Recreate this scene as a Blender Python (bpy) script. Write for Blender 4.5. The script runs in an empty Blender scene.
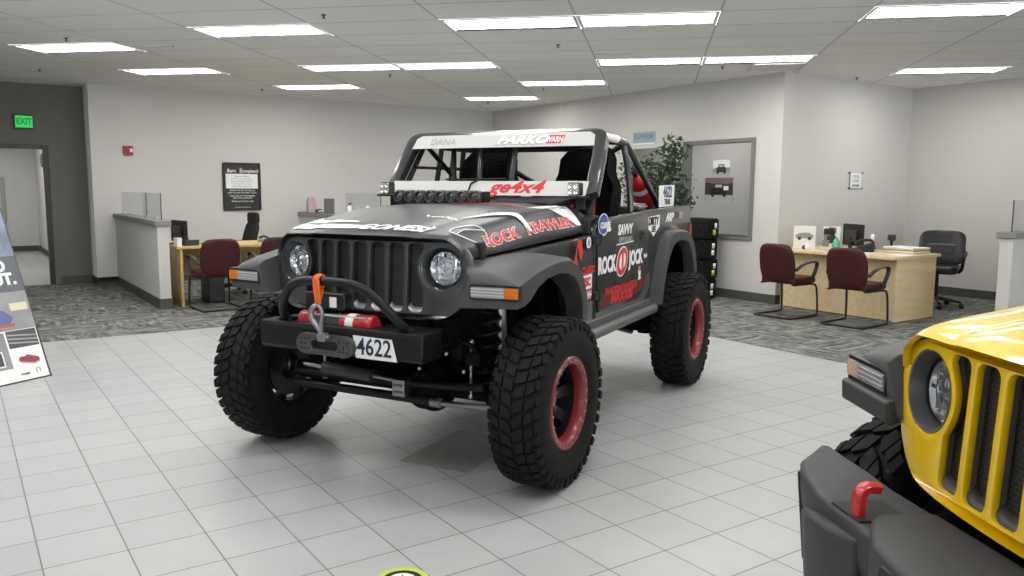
import bpy, bmesh, math, random
from mathutils import Vector, Matrix, Euler
random.seed(7)
C = bpy.context.scene.collection
PI = math.pi
# ------------------------------------------------------------------ helpers
def chaikin(pts, n=2, closed=True):
    for _ in range(n):
        out = []
        m = len(pts)
        rng = range(m) if closed else range(m - 1)
        if not closed: out.append(pts[0])
        for i in rng:
            a = pts[i]; b = pts[(i + 1) % m]
            out.append(tuple(.75 * p + .25 * q for p, q in zip(a, b)))
            out.append(tuple(.25 * p + .75 * q for p, q in zip(a, b)))
        if not closed: out.append(pts[-1])
        pts = out
    return pts

class MB:
    """collects geometry for ONE mesh object"""
    def __init__(s, mtx=None):
        s.v = []; s.f = []; s.m = mtx or Matrix.Identity(4)
    def add(s, vs, fs, mtx=None):
        b = len(s.v)
        M = s.m @ mtx if mtx is not None else s.m
        s.v.extend(tuple(M @ Vector(v)) for v in vs)
        s.f.extend(tuple(b + i for i in f) for f in fs)
        return s
    def box(s, x0, x1, y0, y1, z0, z1, mtx=None):
        vs = [(x, y, z) for x in (x0, x1) for y in (y0, y1) for z in (z0, z1)]
        return s.add(vs, [(0, 1, 3, 2), (4, 6, 7, 5), (0, 4, 5, 1), (2, 3, 7, 6), (0, 2, 6, 4), (1, 5, 7, 3)], mtx)
    def prism(s, poly, h0, h1, axis='z', mtx=None):
        """poly: list of 2-D points; extruded along axis from h0 to h1"""
        n = len(poly)
        def P(p, h):
            return {'z': (p[0], p[1], h), 'y': (p[0], h, p[1]), 'x': (h, p[0], p[1])}[axis]
        vs = [P(p, h0) for p in poly] + [P(p, h1) for p in poly]
        fs = [tuple(range(n - 1, -1, -1)), tuple(range(n, 2 * n))]
        fs += [(i, (i + 1) % n, n + (i + 1) % n, n + i) for i in range(n)]
        return s.add(vs, fs, mtx)
    def loft(s, secs, closed=True, caps=True, mtx=None):
        n = len(secs[0]); vs = [p for q in secs for p in q]; fs = []
        for k in range(len(secs) - 1):
            for i in range(n if closed else n - 1):
                j = (i + 1) % n
                fs.append((k * n + i, k * n + j, (k + 1) * n + j, (k + 1) * n + i))
        if caps and closed:
            fs.append(tuple(range(n - 1, -1, -1)))
            fs.append(tuple((len(secs) - 1) * n + i for i in range(n)))
        return s.add(vs, fs, mtx)
    def tube(s, pts, r, seg=10, caps=True, closed=False, mtx=None):
        pts = [Vector(p) for p in pts]; n = len(pts)
        rr = r if isinstance(r, (list, tuple)) else [r] * n
        secs = []; up = None
        for i in range(n):
            if closed: t = (pts[(i + 1) % n] - pts[i - 1])
            else: t = pts[min(i + 1, n - 1)] - pts[max(i - 1, 0)]
            t.normalize()
            if up is None:
                up = Vector((0, 0, 1)) if abs(t.z) < .9 else Vector((1, 0, 0))
            u = up - t * up.dot(t); u.normalize(); up = u; w = t.cross(u)
            secs.append([tuple(pts[i] + (u * math.cos(2 * PI * k / seg) + w * math.sin(2 * PI * k / seg)) * rr[i]) for k in range(seg)])
        if closed: secs.append(secs[0])
        return s.loft(secs, True, caps and not closed, mtx)
    def lathe(s, prof, seg=32, axis='z', closed=False, mtx=None):
        """prof: (radius, height) list"""
        secs = []
        for k in range(seg + 1):
            a = 2 * PI * k / seg; c, d = math.cos(a), math.sin(a)
            if axis == 'z': secs.append([(r * c, r * d, h) for r, h in prof])
            elif axis == 'y': secs.append([(r * c, h, r * d) for r, h in prof])
            else: secs.append([(h, r * c, r * d) for r, h in prof])
        return s.loft(secs, closed, False, mtx)
    def cyl(s, p0, p1, r, seg=14):
        return s.tube([p0, p1], r, seg)
    def sphere(s, c, r, seg=16, rings=9, sc=(1, 1, 1)):
        prof = [(max(1e-5, r * math.sin(PI * k / rings)), -r * math.cos(PI * k / rings)) for k in range(rings + 1)]
        return s.lathe(prof, seg, 'z', False, Matrix.Translation(c) @ Matrix.Diagonal((*sc, 1)))
    def mesh(s, me):
        return s.add([v.co[:] for v in me.vertices], [tuple(p.vertices) for p in me.polygons])
    def build(s, name, mat, parent=None, bevel=0, seg=2, smooth=35, loc=None, sub=0, solid=0, merge=True):
        me = bpy.data.meshes.new(name)
        me.from_pydata(s.v, [], s.f); me.validate()
        bm = bmesh.new(); bm.from_mesh(me)
        if merge: bmesh.ops.remove_doubles(bm, verts=bm.verts, dist=1e-5)
        bmesh.ops.recalc_face_normals(bm, faces=bm.faces)
        for e in bm.edges:
            if len(e.link_faces) == 2 and e.calc_face_angle(0) > math.radians(smooth): e.smooth = False
        for f in bm.faces: f.smooth = smooth > 0
        bm.to_mesh(me); bm.free()
        o = bpy.data.objects.new(name, me); C.objects.link(o)
        if isinstance(mat, (list, tuple)):
            for m in mat: me.materials.append(m)
        elif mat: me.materials.append(mat)
        if parent: o.parent = parent
        if loc: o.location = loc
        if solid:
            md = o.modifiers.new('s', 'SOLIDIFY'); md.thickness = solid; md.offset = 0
        if bevel:
            md = o.modifiers.new('b', 'BEVEL'); md.width = bevel; md.segments = seg; md.limit_method = 'ANGLE'; md.angle_limit = math.radians(smooth if smooth else 35)
            md.harden_normals = False
        if sub:
            md = o.modifiers.new('ss', 'SUBSURF'); md.levels = sub; md.render_levels = sub
        return o

def rbox(mb, x0, x1, y0, y1, z0, z1, r, axis='z', n=4, mtx=None):
    """box with rounded corners around one axis"""
    def rr(a0, a1, b0, b1):
        p = []
        for cx, cy, st in ((a1 - r, b1 - r, 0), (a0 + r, b1 - r, 90), (a0 + r, b0 + r, 180), (a1 - r, b0 + r, 270)):
            for k in range(n + 1):
                t = math.radians(st + 90 * k / n); p.append((cx + r * math.cos(t), cy + r * math.sin(t)))
        return p
    if axis == 'z': mb.prism(rr(x0, x1, y0, y1), z0, z1, 'z', mtx)
    elif axis == 'y': mb.prism(rr(x0, x1, z0, z1), y0, y1, 'y', mtx)
    else: mb.prism(rr(y0, y1, z0, z1), x0, x1, 'x', mtx)
    return mb

def tag(o, label=None, cat=None, group=None, kind=None):
    if label: o['label'] = label
    if cat: o['category'] = cat
    if group: o['group'] = group
    if kind: o['kind'] = kind
    return o
def thing(name, label, cat, loc=(0, 0, 0), rz=0, group=None):
    o = bpy.data.objects.new(name, None); C.objects.link(o)
    o.empty_display_size = .1
    o.location = loc; o.rotation_euler = (0, 0, rz)
    return tag(o, label, cat, group)
def struct(o): o['kind'] = 'structure'; return o
def kids(o): return [c for c in C.objects if c.parent == o]
def copy_tree(o, parent=None):
    c = o.copy(); C.objects.link(c)
    if parent: c.parent = parent
    for ch in kids(o): copy_tree(ch, c)
    return c

def curve_mesh(splines, extrude=.01, bevel=0, offset=0):
    """filled 2-D outline with holes -> temporary mesh (in XY)"""
    cu = bpy.data.curves.new('outline', 'CURVE'); cu.dimensions = '2D'; cu.fill_mode = 'BOTH'
    cu.extrude = extrude; cu.bevel_depth = bevel; cu.bevel_resolution = 1
    for pts in splines:
        sp = cu.splines.new('POLY'); sp.points.add(len(pts) - 1)
        for p, q in zip(sp.points, pts): p.co = (q[0], q[1], 0, 1)
        sp.use_cyclic_u = True
    return to_mesh(cu)
def to_mesh(cu):
    o = bpy.data.objects.new('outline', cu); C.objects.link(o)
    dg = bpy.context.evaluated_depsgraph_get()
    me = bpy.data.meshes.new_from_object(o.evaluated_get(dg))
    bpy.data.objects.remove(o); bpy.data.curves.remove(cu)
    return me
def text_mesh(s, size, bold=0, shear=0, extrude=.0008, align='CENTER', spacing=1.0, xs=1.0, line=1.0):
    cu = bpy.data.curves.new('lettering', 'FONT'); cu.body = s; cu.size = size; cu.offset = bold * size
    cu.shear = shear; cu.extrude = extrude; cu.align_x = align; cu.align_y = 'CENTER'; cu.space_character = spacing
    cu.space_line = line; cu.resolution_u = 3
    me = to_mesh(cu)
    for v in me.vertices: v.co.x *= xs
    return me
def frame_mtx(o, u, n):
    """local x -> u, local z -> n (facing), local y -> n x u"""
    u = Vector(u).normalized(); n = Vector(n).normalized(); w = n.cross(u).normalized(); u = w.cross(n)
    return Matrix(((u.x, w.x, n.x, o[0]), (u.y, w.y, n.y, o[1]), (u.z, w.z, n.z, o[2]), (0, 0, 0, 1)))

# ------------------------------------------------------------------ materials
def mat(name, col, rough=.5, metal=0, coat=0, spec=.5, noise=0, nscale=8, bump=0, bscale=80, emit=None, estr=0, alpha=1, trans=0, coat_r=.05):
    m = bpy.data.materials.new(name); m.use_nodes = True
    nt = m.node_tree; b = nt.nodes['Principled BSDF']
    b.inputs['Base Color'].default_value = (*col, 1); b.inputs['Roughness'].default_value = rough
    b.inputs['Metallic'].default_value = metal; b.inputs['Coat Weight'].default_value = coat; b.inputs['Coat Roughness'].default_value = coat_r
    b.inputs['Specular IOR Level'].default_value = spec; b.inputs['Transmission Weight'].default_value = trans
    if emit: b.inputs['Emission Color'].default_value = (*emit, 1); b.inputs['Emission Strength'].default_value = estr
    if noise or bump:
        tc = nt.nodes.new('ShaderNodeTexCoord')
    if noise:
        n = nt.nodes.new('ShaderNodeTexNoise'); n.inputs['Scale'].default_value = nscale; n.inputs['Detail'].default_value = 5
        r = nt.nodes.new('ShaderNodeMapRange'); r.inputs[1].default_value = .25; r.inputs[2].default_value = .75
        r.inputs[3].default_value = 1 - noise; r.inputs[4].default_value = 1 + noise
        x = nt.nodes.new('ShaderNodeMix'); x.data_type = 'RGBA'; x.blend_type = 'MULTIPLY'; x.inputs[0].default_value = 1
        x.inputs[6].default_value = (*col, 1)
        nt.links.new(tc.outputs['Object'], n.inputs['Vector']); nt.links.new(n.outputs['Fac'], r.inputs[0])
        nt.links.new(r.outputs[0], x.inputs[7]); nt.links.new(x.outputs[2], b.inputs['Base Color'])
    if bump:
        n2 = nt.nodes.new('ShaderNodeTexNoise'); n2.inputs['Scale'].default_value = bscale; n2.inputs['Detail'].default_value = 3
        bp = nt.nodes.new('ShaderNodeBump'); bp.inputs['Strength'].default_value = bump; bp.inputs['Distance'].default_value = .004
        nt.links.new(tc.outputs['Object'], n2.inputs['Vector']); nt.links.new(n2.outputs['Fac'], bp.inputs['Height']); nt.links.new(bp.outputs[0], b.inputs['Normal'])
    return m
def glass_mat(name, tint=(1, 1, 1), refl=.12, rough=.02, dens=.0):
    m = bpy.data.materials.new(name); m.use_nodes = True; nt = m.node_tree
    nt.nodes.remove(nt.nodes['Principled BSDF']); out = nt.nodes['Material Output']
    t = nt.nodes.new('ShaderNodeBsdfTransparent'); t.inputs[0].default_value = (*tint, 1)
    g = nt.nodes.new('ShaderNodeBsdfGlossy'); g.inputs['Roughness'].default_value = rough
    f = nt.nodes.new('ShaderNodeLayerWeight'); f.inputs['Blend'].default_value = .12
    mm = nt.nodes.new('ShaderNodeMath'); mm.operation = 'MULTIPLY'; mm.inputs[1].default_value = refl * 3
    ad = nt.nodes.new('ShaderNodeMath'); ad.operation = 'ADD'; ad.inputs[1].default_value = refl * .25; ad.use_clamp = True
    x = nt.nodes.new('ShaderNodeMixShader')
    nt.links.new(f.outputs['Fresnel'], mm.inputs[0]); nt.links.new(mm.outputs[0], ad.inputs[0]); nt.links.new(ad.outputs[0], x.inputs[0])
    nt.links.new(t.outputs[0], x.inputs[1]); nt.links.new(g.outputs[0], x.inputs[2])
    last = x
    if dens:
        d = nt.nodes.new('ShaderNodeBsdfDiffuse'); d.inputs[0].default_value = (.8, .82, .82, 1)
        y = nt.nodes.new('ShaderNodeMixShader'); y.inputs[0].default_value = dens
        nt.links.new(x.outputs[0], y.inputs[1]); nt.links.new(d.outputs[0], y.inputs[2]); last = y
    nt.links.new(last.outputs[0], out.inputs[0])
    return m
LAMP, SKY, EXPO = 9.6, 3.3, 0.57
# ------------------------------------------------------------------ room materials
def nodes(m): return m.node_tree.nodes, m.node_tree.links, m.node_tree.nodes['Principled BSDF']
def tile_mat():
    m = mat('floor_tile', (.62, .63, .635), .34, spec=.5); N, L, b = nodes(m)
    tc = N.new('ShaderNodeTexCoord'); mp = N.new('ShaderNodeMapping')
    mp.inputs['Location'].default_value = TILE_OFF; L.new(tc.outputs['Object'], mp.inputs[0])
    br = N.new('ShaderNodeTexBrick'); br.offset = 0; br.squash = 1
    br.inputs['Scale'].default_value = 1; br.inputs['Brick Width'].default_value = .3048; br.inputs['Row Height'].default_value = .3048
    br.inputs['Mortar Size'].default_value = .0034; br.inputs['Mortar Smooth'].default_value = .3
    br.inputs['Color1'].default_value = (.395, .407, .412, 1); br.inputs['Color2'].default_value = (.43, .441, .444, 1); br.inputs['Mortar'].default_value = (.13, .134, .135, 1)
    L.new(mp.outputs[0], br.inputs[0])
    ns = N.new('ShaderNodeTexNoise'); ns.inputs['Scale'].default_value = 5; ns.inputs['Detail'].default_value = 8; L.new(tc.outputs['Object'], ns.inputs[0])
    mr = N.new('ShaderNodeMapRange'); mr.inputs[3].default_value = .9; mr.inputs[4].default_value = 1.08; L.new(ns.outputs['Fac'], mr.inputs[0])
    mx = N.new('ShaderNodeMix'); mx.data_type = 'RGBA'; mx.blend_type = 'MULTIPLY'; mx.inputs[0].default_value = 1
    L.new(br.outputs['Color'], mx.inputs[6]); L.new(mr.outputs[0], mx.inputs[7]); L.new(mx.outputs[2], b.inputs['Base Color'])
    bp = N.new('ShaderNodeBump'); bp.inputs['Strength'].default_value = .25; bp.inputs['Distance'].default_value = .002; bp.invert = True
    L.new(br.outputs['Fac'], bp.inputs['Height']); L.new(bp.outputs[0], b.inputs['Normal'])
    r2 = N.new('ShaderNodeMapRange'); r2.inputs[3].default_value = .28; r2.inputs[4].default_value = .46; L.new(ns.outputs['Fac'], r2.inputs[0]); L.new(r2.outputs[0], b.inputs['Roughness'])
    return m
def carpet_mat():
    m = mat('carpet_weave', (.1, .1, .1), .95, spec=.1); N, L, b = nodes(m)
    tc = N.new('ShaderNodeTexCoord')
    mp = N.new('ShaderNodeMapping'); mp.inputs['Scale'].default_value = (2.2, 9, 1); L.new(tc.outputs['Object'], mp.inputs[0])
    n1 = N.new('ShaderNodeTexNoise'); n1.inputs['Scale'].default_value = 1.6; n1.inputs['Detail'].default_value = 6; n1.inputs['Roughness'].default_value = .7; L.new(mp.outputs[0], n1.inputs[0])
    mp2 = N.new('ShaderNodeMapping'); mp2.inputs['Scale'].default_value = (9, 2.2, 1); L.new(tc.outputs['Object'], mp2.inputs[0])
    n2 = N.new('ShaderNodeTexNoise'); n2.inputs['Scale'].default_value = 1.6; n2.inputs['Detail'].default_value = 6; n2.inputs['Roughness'].default_value = .7; L.new(mp2.outputs[0], n2.inputs[0])
    ck = N.new('ShaderNodeTexChecker'); ck.inputs['Scale'].default_value = 1 / .61; L.new(tc.outputs['Object'], ck.inputs[0])
    mx = N.new('ShaderNodeMix'); mx.data_type = 'FLOAT'; L.new(ck.outputs['Fac'], mx.inputs[0]); L.new(n1.outputs['Fac'], mx.inputs[2]); L.new(n2.outputs['Fac'], mx.inputs[3])
    cr = N.new('ShaderNodeValToRGB'); e = cr.color_ramp.elements; e[0].position = .36; e[0].color = (.045, .048, .046, 1); e[1].position = .68; e[1].color = (.36, .36, .33, 1)
    x = cr.color_ramp.elements.new(.5); x.color = (.155, .158, .148, 1)
    L.new(mx.outputs[0], cr.inputs[0]); L.new(cr.outputs[0], b.inputs['Base Color'])
    return m
def ceil_mat():
    m = mat('ceiling_board', (.62, .61, .59), .9, spec=.2); N, L, b = nodes(m)
    tc = N.new('ShaderNodeTexCoord'); mp = N.new('ShaderNodeMapping'); mp.inputs['Location'].default_value = (CELLX / 2, CELLY / 2, 0); L.new(tc.outputs['Object'], mp.inputs[0])
    br = N.new('ShaderNodeTexBrick'); br.offset = 0; br.squash = 1; br.inputs['Scale'].default_value = 1
    br.inputs['Brick Width'].default_value = CELLX; br.inputs['Row Height'].default_value = CELLY; br.inputs['Mortar Size'].default_value = .010; br.inputs['Mortar Smooth'].default_value = .1
    br.inputs['Color1'].default_value = (.84, .835, .82, 1); br.inputs['Color2'].default_value = (.88, .875, .855, 1); br.inputs['Mortar'].default_value = (.56, .55, .53, 1)
    L.new(mp.outputs[0], br.inputs[0])
    ns = N.new('ShaderNodeTexNoise'); ns.inputs['Scale'].default_value = 140; ns.inputs['Detail'].default_value = 4; L.new(tc.outputs['Object'], ns.inputs[0])
    mr = N.new('ShaderNodeMapRange'); mr.inputs[3].default_value = .88; mr.inputs[4].default_value = 1.08; L.new(ns.outputs['Fac'], mr.inputs[0])
    mx = N.new('ShaderNodeMix'); mx.data_type = 'RGBA'; mx.blend_type = 'MULTIPLY'; mx.inputs[0].default_value = 1
    L.new(br.outputs['Color'], mx.inputs[6]); L.new(mr.outputs[0], mx.inputs[7]); L.new(mx.outputs[2], b.inputs['Base Color'])
    return m
def wood_mat(name, c1, c2, sc=(2, 30, 30)):
    m = mat(name, c1, .4, spec=.4); N, L, b = nodes(m)
    tc = N.new('ShaderNodeTexCoord'); mp = N.new('ShaderNodeMapping'); mp.inputs['Scale'].default_value = sc; L.new(tc.outputs['Object'], mp.inputs[0])
    n = N.new('ShaderNodeTexNoise'); n.inputs['Scale'].default_value = 1.5; n.inputs['Detail'].default_value = 6; L.new(mp.outputs[0], n.inputs[0])
    cr = N.new('ShaderNodeValToRGB'); e = cr.color_ramp.elements; e[0].position = .35; e[0].color = (*c2, 1); e[1].position = .65; e[1].color = (*c1, 1)
    L.new(n.outputs['Fac'], cr.inputs[0]); L.new(cr.outputs[0], b.inputs['Base Color'])
    return m

CAMH = 4.83 * .3048
CEIL = CAMH + 1.491
CA = -.7725                      # direction of the ceiling grid in the room frame
CELLX, CELLY = 1.2192, .6037
CC0 = (.0869, 8.246)
_c, _s = math.cos(-.6), math.sin(-.6)
CORG = (_c * CC0[0] - _s * CC0[1], _s * CC0[0] + _c * CC0[1])
_tx, _ty = -9.0298 * .3048, 12.5813 * .3048
_w = (_c * _tx - _s * _ty, _s * _tx + _c * _ty)
TILE_OFF = (-(_w[0] % .3048) + .3048, -(_w[1] % .3048) + .3048, 0)

M = {}
M['tile'] = tile_mat(); M['carpet'] = carpet_mat(); M['ceil'] = ceil_mat()
M['wall'] = mat('wall_paint', (.62, .605, .58), .85, spec=.25, bump=.08, bscale=60)
M['wall_dk'] = mat('wall_paint_shaded', (.17, .165, .15), .85, spec=.2, bump=.08, bscale=60)  # recess wall away from the lights: its shade is put into the colour
M['wall_in'] = mat('wall_paint_office', (.66, .65, .63), .85, spec=.2)
M['base'] = mat('rubber_baseboard', (.075, .075, .072), .6)
M['dframe'] = mat('dark_door_frame', (.035, .032, .03), .45)
M['gframe'] = mat('grey_window_frame', (.20, .20, .195), .5)
M['cap'] = mat('grey_cap', (.24, .24, .235), .5)
M['white'] = mat('white_plastic', (.8, .8, .79), .45)
M['paper'] = mat('white_paper', (.83, .83, .82), .7)
M['black'] = mat('black_plastic', (.008, .008, .0085), .4)
M['blackm'] = mat('black_matte', (.007, .007, .007), .75)
M['dgrey'] = mat('dark_grey_plastic', (.035, .035, .037), .5)
M['red'] = mat('red_plastic', (.42, .015, .02), .4)
M['ink'] = mat('black_ink', (.01, .01, .011), .6)
M['pane'] = glass_mat('clear_pane', (.97, .975, .975), .05)
M['screen_glass'] = glass_mat('screen_pane', (.95, .955, .955), .05, dens=.06)
M['metal'] = mat('brushed_metal', (.55, .55, .56), .3, 1)
M['maple'] = wood_mat('maple_laminate', (.78, .62, .38), (.70, .54, .31), (1.5, 12, 12))
M['oak'] = wood_mat('honey_laminate', (.68, .50, .22), (.60, .42, .16), (1.5, 12, 12))
M['maroon'] = mat('maroon_leather', (.047, .0085, .0085), .45, spec=.3, bump=.1, bscale=90)
M['leather'] = mat('black_leather', (.007, .007, .0075), .38, bump=.12, bscale=90)
M['light'] = mat('lamp_diffuser', (.9, .9, .9), .5, emit=(1.0, .985, .95), estr=LAMP)
M['light2'] = mat('small_lamp_diffuser', (.9, .9, .9), .5, emit=(1.0, .985, .95), estr=LAMP * 2.6)
M['light3'] = mat('dim_lamp_diffuser', (.9, .9, .9), .5, emit=(1.0, .985, .95), estr=LAMP * .32)
M['exit'] = mat('exit_green', (.02, .5, .08), .5, emit=(.02, .8, .10), estr=.32)

# ------------------------------------------------------------------ floor, ceiling, walls
def sbox(name, m, *b, bevel=0, parent=None):
    o = MB().box(*b).build(name, m, parent, bevel=bevel, smooth=30)
    if parent is None: struct(o)
    return o
WA, WB_, WC, WD, WR, XL = 13.5, 8.76, 6.74, 11.68, 14.0, 1.72
o = MB().add([(-7, -7, 0), (13, -7, 0), (13, 24, 0), (-7, 24, 0)], [(0, 1, 2, 3)]).build('floor', M['tile']); struct(o)
g = MB()
for x0, x1, y0, y1 in ((6.27, 13, -7, 8.8), (-7, 8.9, 8.8, 14.0), (8.9, 13, 8.8, 14)):
    g.box(x0, x1, y0, y1, .001, .006)
o = g.build('floor_carpet', M['carpet']); struct(o)

lights = {'L1': (-4, 0), 'L2': (-4, 3), 'L3': (-2, -1), 'L4': (-2, 3), 'L5': (-3, 6), 'L6': (0, -1), 'L6b': (-1, 3), 'L7': (0, 6), 'L8': (-1, 9), 'L9': (1, -1), 'L10': (1, 3), 'L11': (2, 3), 'L12': (3, -1), 'L13': (4, 5)}
extra = [(-4, -4), (-2, -4), (0, -4), (2, -4), (-3, -7), (-1, -7), (1, -7), (3, -7), (-5, -6), (-4, -10), (-2, -10), (0, -10), (2, -10), (5, -3)]
cells = set(lights.values()) | set(extra)
def inside(x, y):
    if x > 8.76 and y > 6.74: return False
    return -6.9 < x < 11.78 and -6.9 < y < 14.1 and not (y > 13.6 and x > 1.72)
ce = bpy.data.objects.new  # short name
g = MB()
for i in range(-14, 18):
    for j in range(-24, 26):
        if (i, j) in cells: continue
        a, b = i * CELLX, j * CELLY
        ok = False
        for u in (-.5, 0, .5):
            for v in (-.5, 0, .5):
                x = CORG[0] + (a + u * CELLX) * math.cos(CA) - (b + v * CELLY) * math.sin(CA)
                y = CORG[1] + (a + u * CELLX) * math.sin(CA) + (b + v * CELLY) * math.cos(CA)
                ok = ok or inside(x, y)
        if ok:
            p = [(a + u * CELLX, b + v * CELLY, 0) for u, v in ((-.5, -.5), (.5, -.5), (.5, .5), (-.5, .5))]
            g.add(p, [(0, 1, 2, 3)])
o = g.build('ceiling', M['ceil']); struct(o); o.location = (*CORG, CEIL); o.rotation_euler = (0, 0, CA)

def wall(name, m, poly):
    """poly of (x0,x1,y0,y1,z0,z1) pieces"""
    g = MB()
    for b in poly: g.box(*b)
    return struct(g.build(name, m, smooth=30))
T = .12; H = CEIL + .12
wall('wall_left', M['wall'], [(XL, WB_ + T, WA, WA + T, 0, H), (XL, XL + T, WA + T, WR, 0, H)])
wall('wall_corridor_entry', M['wall_dk'], [(1.21, XL, WR, WR + T, 0, H), (.25, 1.21, WR, WR + T, 2.07, H), (-7, .25, WR, WR + T, 0, H)])
wall('wall_far_left', M['wall'], [(-7 - T, -7, -7, WR + T, 0, H)])
# back wall with the interior window and two openings
wall('wall_back', M['wall'], [(WB_, WB_ + T, WC, 7.18, 0, H), (WB_, WB_ + T, 7.18, 8.42, 2.14, H), (WB_, WB_ + T, 7.18, 8.42, 0, .84),
     (WB_, WB_ + T, 8.42, 8.80, 0, H), (WB_, WB_ + T, 8.80, 9.72, 2.12, H), (WB_, WB_ + T, 9.72, 9.98, 0, H), (WB_, WB_ + T, 9.98, 10.9, 2.12, H), (WB_, WB_ + T, 10.9, WA, 0, H)])
wall('wall_right', M['wall'], [(WB_ + T, WD + T, WC, WC + T, 0, H)])
wall('wall_far_right', M['wall'], [(WD, WD + T, -7, WC, 0, H)])
# shop front behind the photographer: low wall, lintel and mullions, open glazing between
g = MB(); g.box(-7, WD, -7 - T, -7, 0, .3); g.box(-7, WD, -7 - T, -7, 2.6, H)
for k in range(9): g.box(-7 + k * 2.33, -6.93 + k * 2.33, -7 - T, -7, .3, 2.6)
struct(g.build('wall_shop_front', M['wall']))
# rooms beyond the back wall and corridor
wall('wall_office', M['wall_in'], [(11.0, 11.1, 6.86, 12, 0, H), (8.88, 11.0, 8.5, 8.6, 0, H), (8.88, 11, 9.75, 9.85, 0, H), (8.88, 11, 12, 12.1, 0, H)])
struct(MB().box(8.8, 11.1, 6.8, 12.1, CEIL - .25, CEIL - .2).build('ceiling_office', M['wall_in']))
wall('wall_corridor', M['wall_in'], [(1.60, 1.70, WR + T, 21.6, 0, 2.75), (-1.5, 1.70, 21.6, 21.7, 0, 2.75), (-1.6, -1.5, WR + T, 21.7, 0, 2.75)])
struct(MB().box(-1.6, 1.7, WR + T, 21.7, 2.7, 2.78).build('ceiling_corridor', M['wall_in']))

BB = .125; t = .012
def bb(name, *bs):
    g = MB()
    for b in bs: g.box(*b, .006, BB)
    struct(g.build(name, M['base'], bevel=.003))
bb('baseboard_left', (XL + .0, WB_ - .001, WA - t, WA - .001), (XL - t, XL, WA - t, WR - t))
bb('baseboard_entry', (1.28, XL - t, WR - t, WR - .001))
bb('baseboard_back', (WB_ - t, WB_ - .001, WC - t, 8.78), (WB_ - t, WB_ - .001, 9.74, 9.96), (WB_ - t, WB_ - .001, 10.92, WA - t))
bb('baseboard_right', (WB_ - t, WD - t, WC - t, WC - .001))
bb('baseboard_far_right', (WD - t, WD - .001, -6, WC - t))
bb('baseboard_corridor', (1.588, 1.599, WR + T, 21.58), (-1.48, 1.58, 21.588, 21.599))

# doorway to the corridor
d = MB()
d.box(1.15, 1.215, WR - .02, WR + T + .01, .006, 2.02); d.box(.20, 1.215, WR - .02, WR + T + .01, 2.02, 2.08); d.box(.20, .265, WR - .02, WR + T + .01, .006, 2.02)
struct(d.build('door_1', M['dframe'], bevel=.004))
# openings in the back wall: thin linings
for n, (y0, y1) in enumerate(((8.80, 9.72), (9.98, 10.9))):
    d = MB(); d.box(WB_ - .005, WB_ + T + .005, y0, y0 + .02, .006, 2.12); d.box(WB_ - .005, WB_ + T + .005, y1 - .02, y1, .006, 2.12); d.box(WB_ - .005, WB_ + T + .005, y0, y1, 2.10, 2.125)
    struct(d.build('door_%d' % (n + 2), M['wall_in']))
# interior window
wnd = MB(); y0, y1, z0, z1 = 7.15, 8.44, .81, 2.17; fw = .055
for b in ((y0, y1, z1 - fw, z1), (y0, y1, z0, z0 + fw), (y0, y0 + fw, z0 + fw, z1 - fw), (y1 - fw, y1, z0 + fw, z1 - fw)): wnd.box(WB_ - .025, WB_ + T + .01, *b)
wn = struct(wnd.build('window_1', M['gframe'], bevel=.004))
MB().box(WB_ + .05, WB_ + .058, y0 + fw, y1 - fw, z0 + fw, z1 - fw).build('window_pane', M['pane'], wn)

# ------------------------------------------------------------------ ceiling lights
def make_light():
    t = thing('ceiling_light', '', 'ceiling light')
    g = MB(); a, b = CELLX / 2 - .004, CELLY / 2 - .004; ia, ib = 1.149 / 2, .4776 / 2
    for q in ((-a, a, -b, -ib), (-a, a, ib, b), (-a, -ia, -ib, ib), (ia, a, -ib, ib)): g.box(*q, -.004, .012)
    for q in ((-ia - .01, ia + .01, -ib - .006, -ib), (-ia - .01, ia + .01, ib, ib + .006), (-ia - .006, -ia, -ib, ib), (ia, ia + .006, -ib, ib)): g.box(*q, .0, .085)
    g.box(-ia - .01, ia + .01, -ib - .01, ib + .01, .085, .095)
    g.build('frame', M['white'], t, smooth=30)
    MB().box(-ia, ia, -ib, ib, .016, .022).build('diffuser', M['light'], t, smooth=30)
    return t
lab = {'L1': 'ceiling light panel at the upper left, farthest left of all and nearest the corridor doorway', 'L2': 'ceiling light panel just in front of the wall with the red fire alarm box',
 'L3': 'large ceiling light panel at upper left, second from the left at the picture top', 'L4': 'ceiling light panel above the black off-road car bonnet, left half of a touching pair',
 'L5': 'ceiling light panel close to the left wall, above the black framed poster', 'L6': 'ceiling light panel at the top centre, left half of the big touching pair',
 'L6b': 'ceiling light panel above the black off-road car, right half of the left touching pair', 'L7': 'single ceiling light panel above the windscreen, second nearest to the room corner',
 'L8': 'smallest and farthest ceiling light panel, nearest the back corner of the room', 'L9': 'ceiling light panel at the top centre, right half of the big touching pair',
 'L10': 'ceiling light panel in front of the wall corner, left half of the right hand pair', 'L11': 'ceiling light panel touching the grey air grille tile near the wall corner',
 'L12': 'ceiling light panel cut by the upper right edge of the picture', 'L13': 'ceiling light panel above the black office chair at the right'}
proto = None
def place_light(c, label):
    global proto
    a, b = c[0] * CELLX, c[1] * CELLY
    if proto is None: proto = make_light(); o = proto
    else: o = copy_tree(proto)
    o.location = (CORG[0] + a * math.cos(CA) - b * math.sin(CA), CORG[1] + a * math.sin(CA) + b * math.cos(CA), CEIL)
    o.rotation_euler = (0, 0, CA); tag(o, label, 'ceiling light', 'fluorescent ceiling lights'); return o
for k, c in lights.items(): place_light(c, lab[k])
for c in extra: place_light(c, 'ceiling light panel out of the picture behind the photographer')
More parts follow.
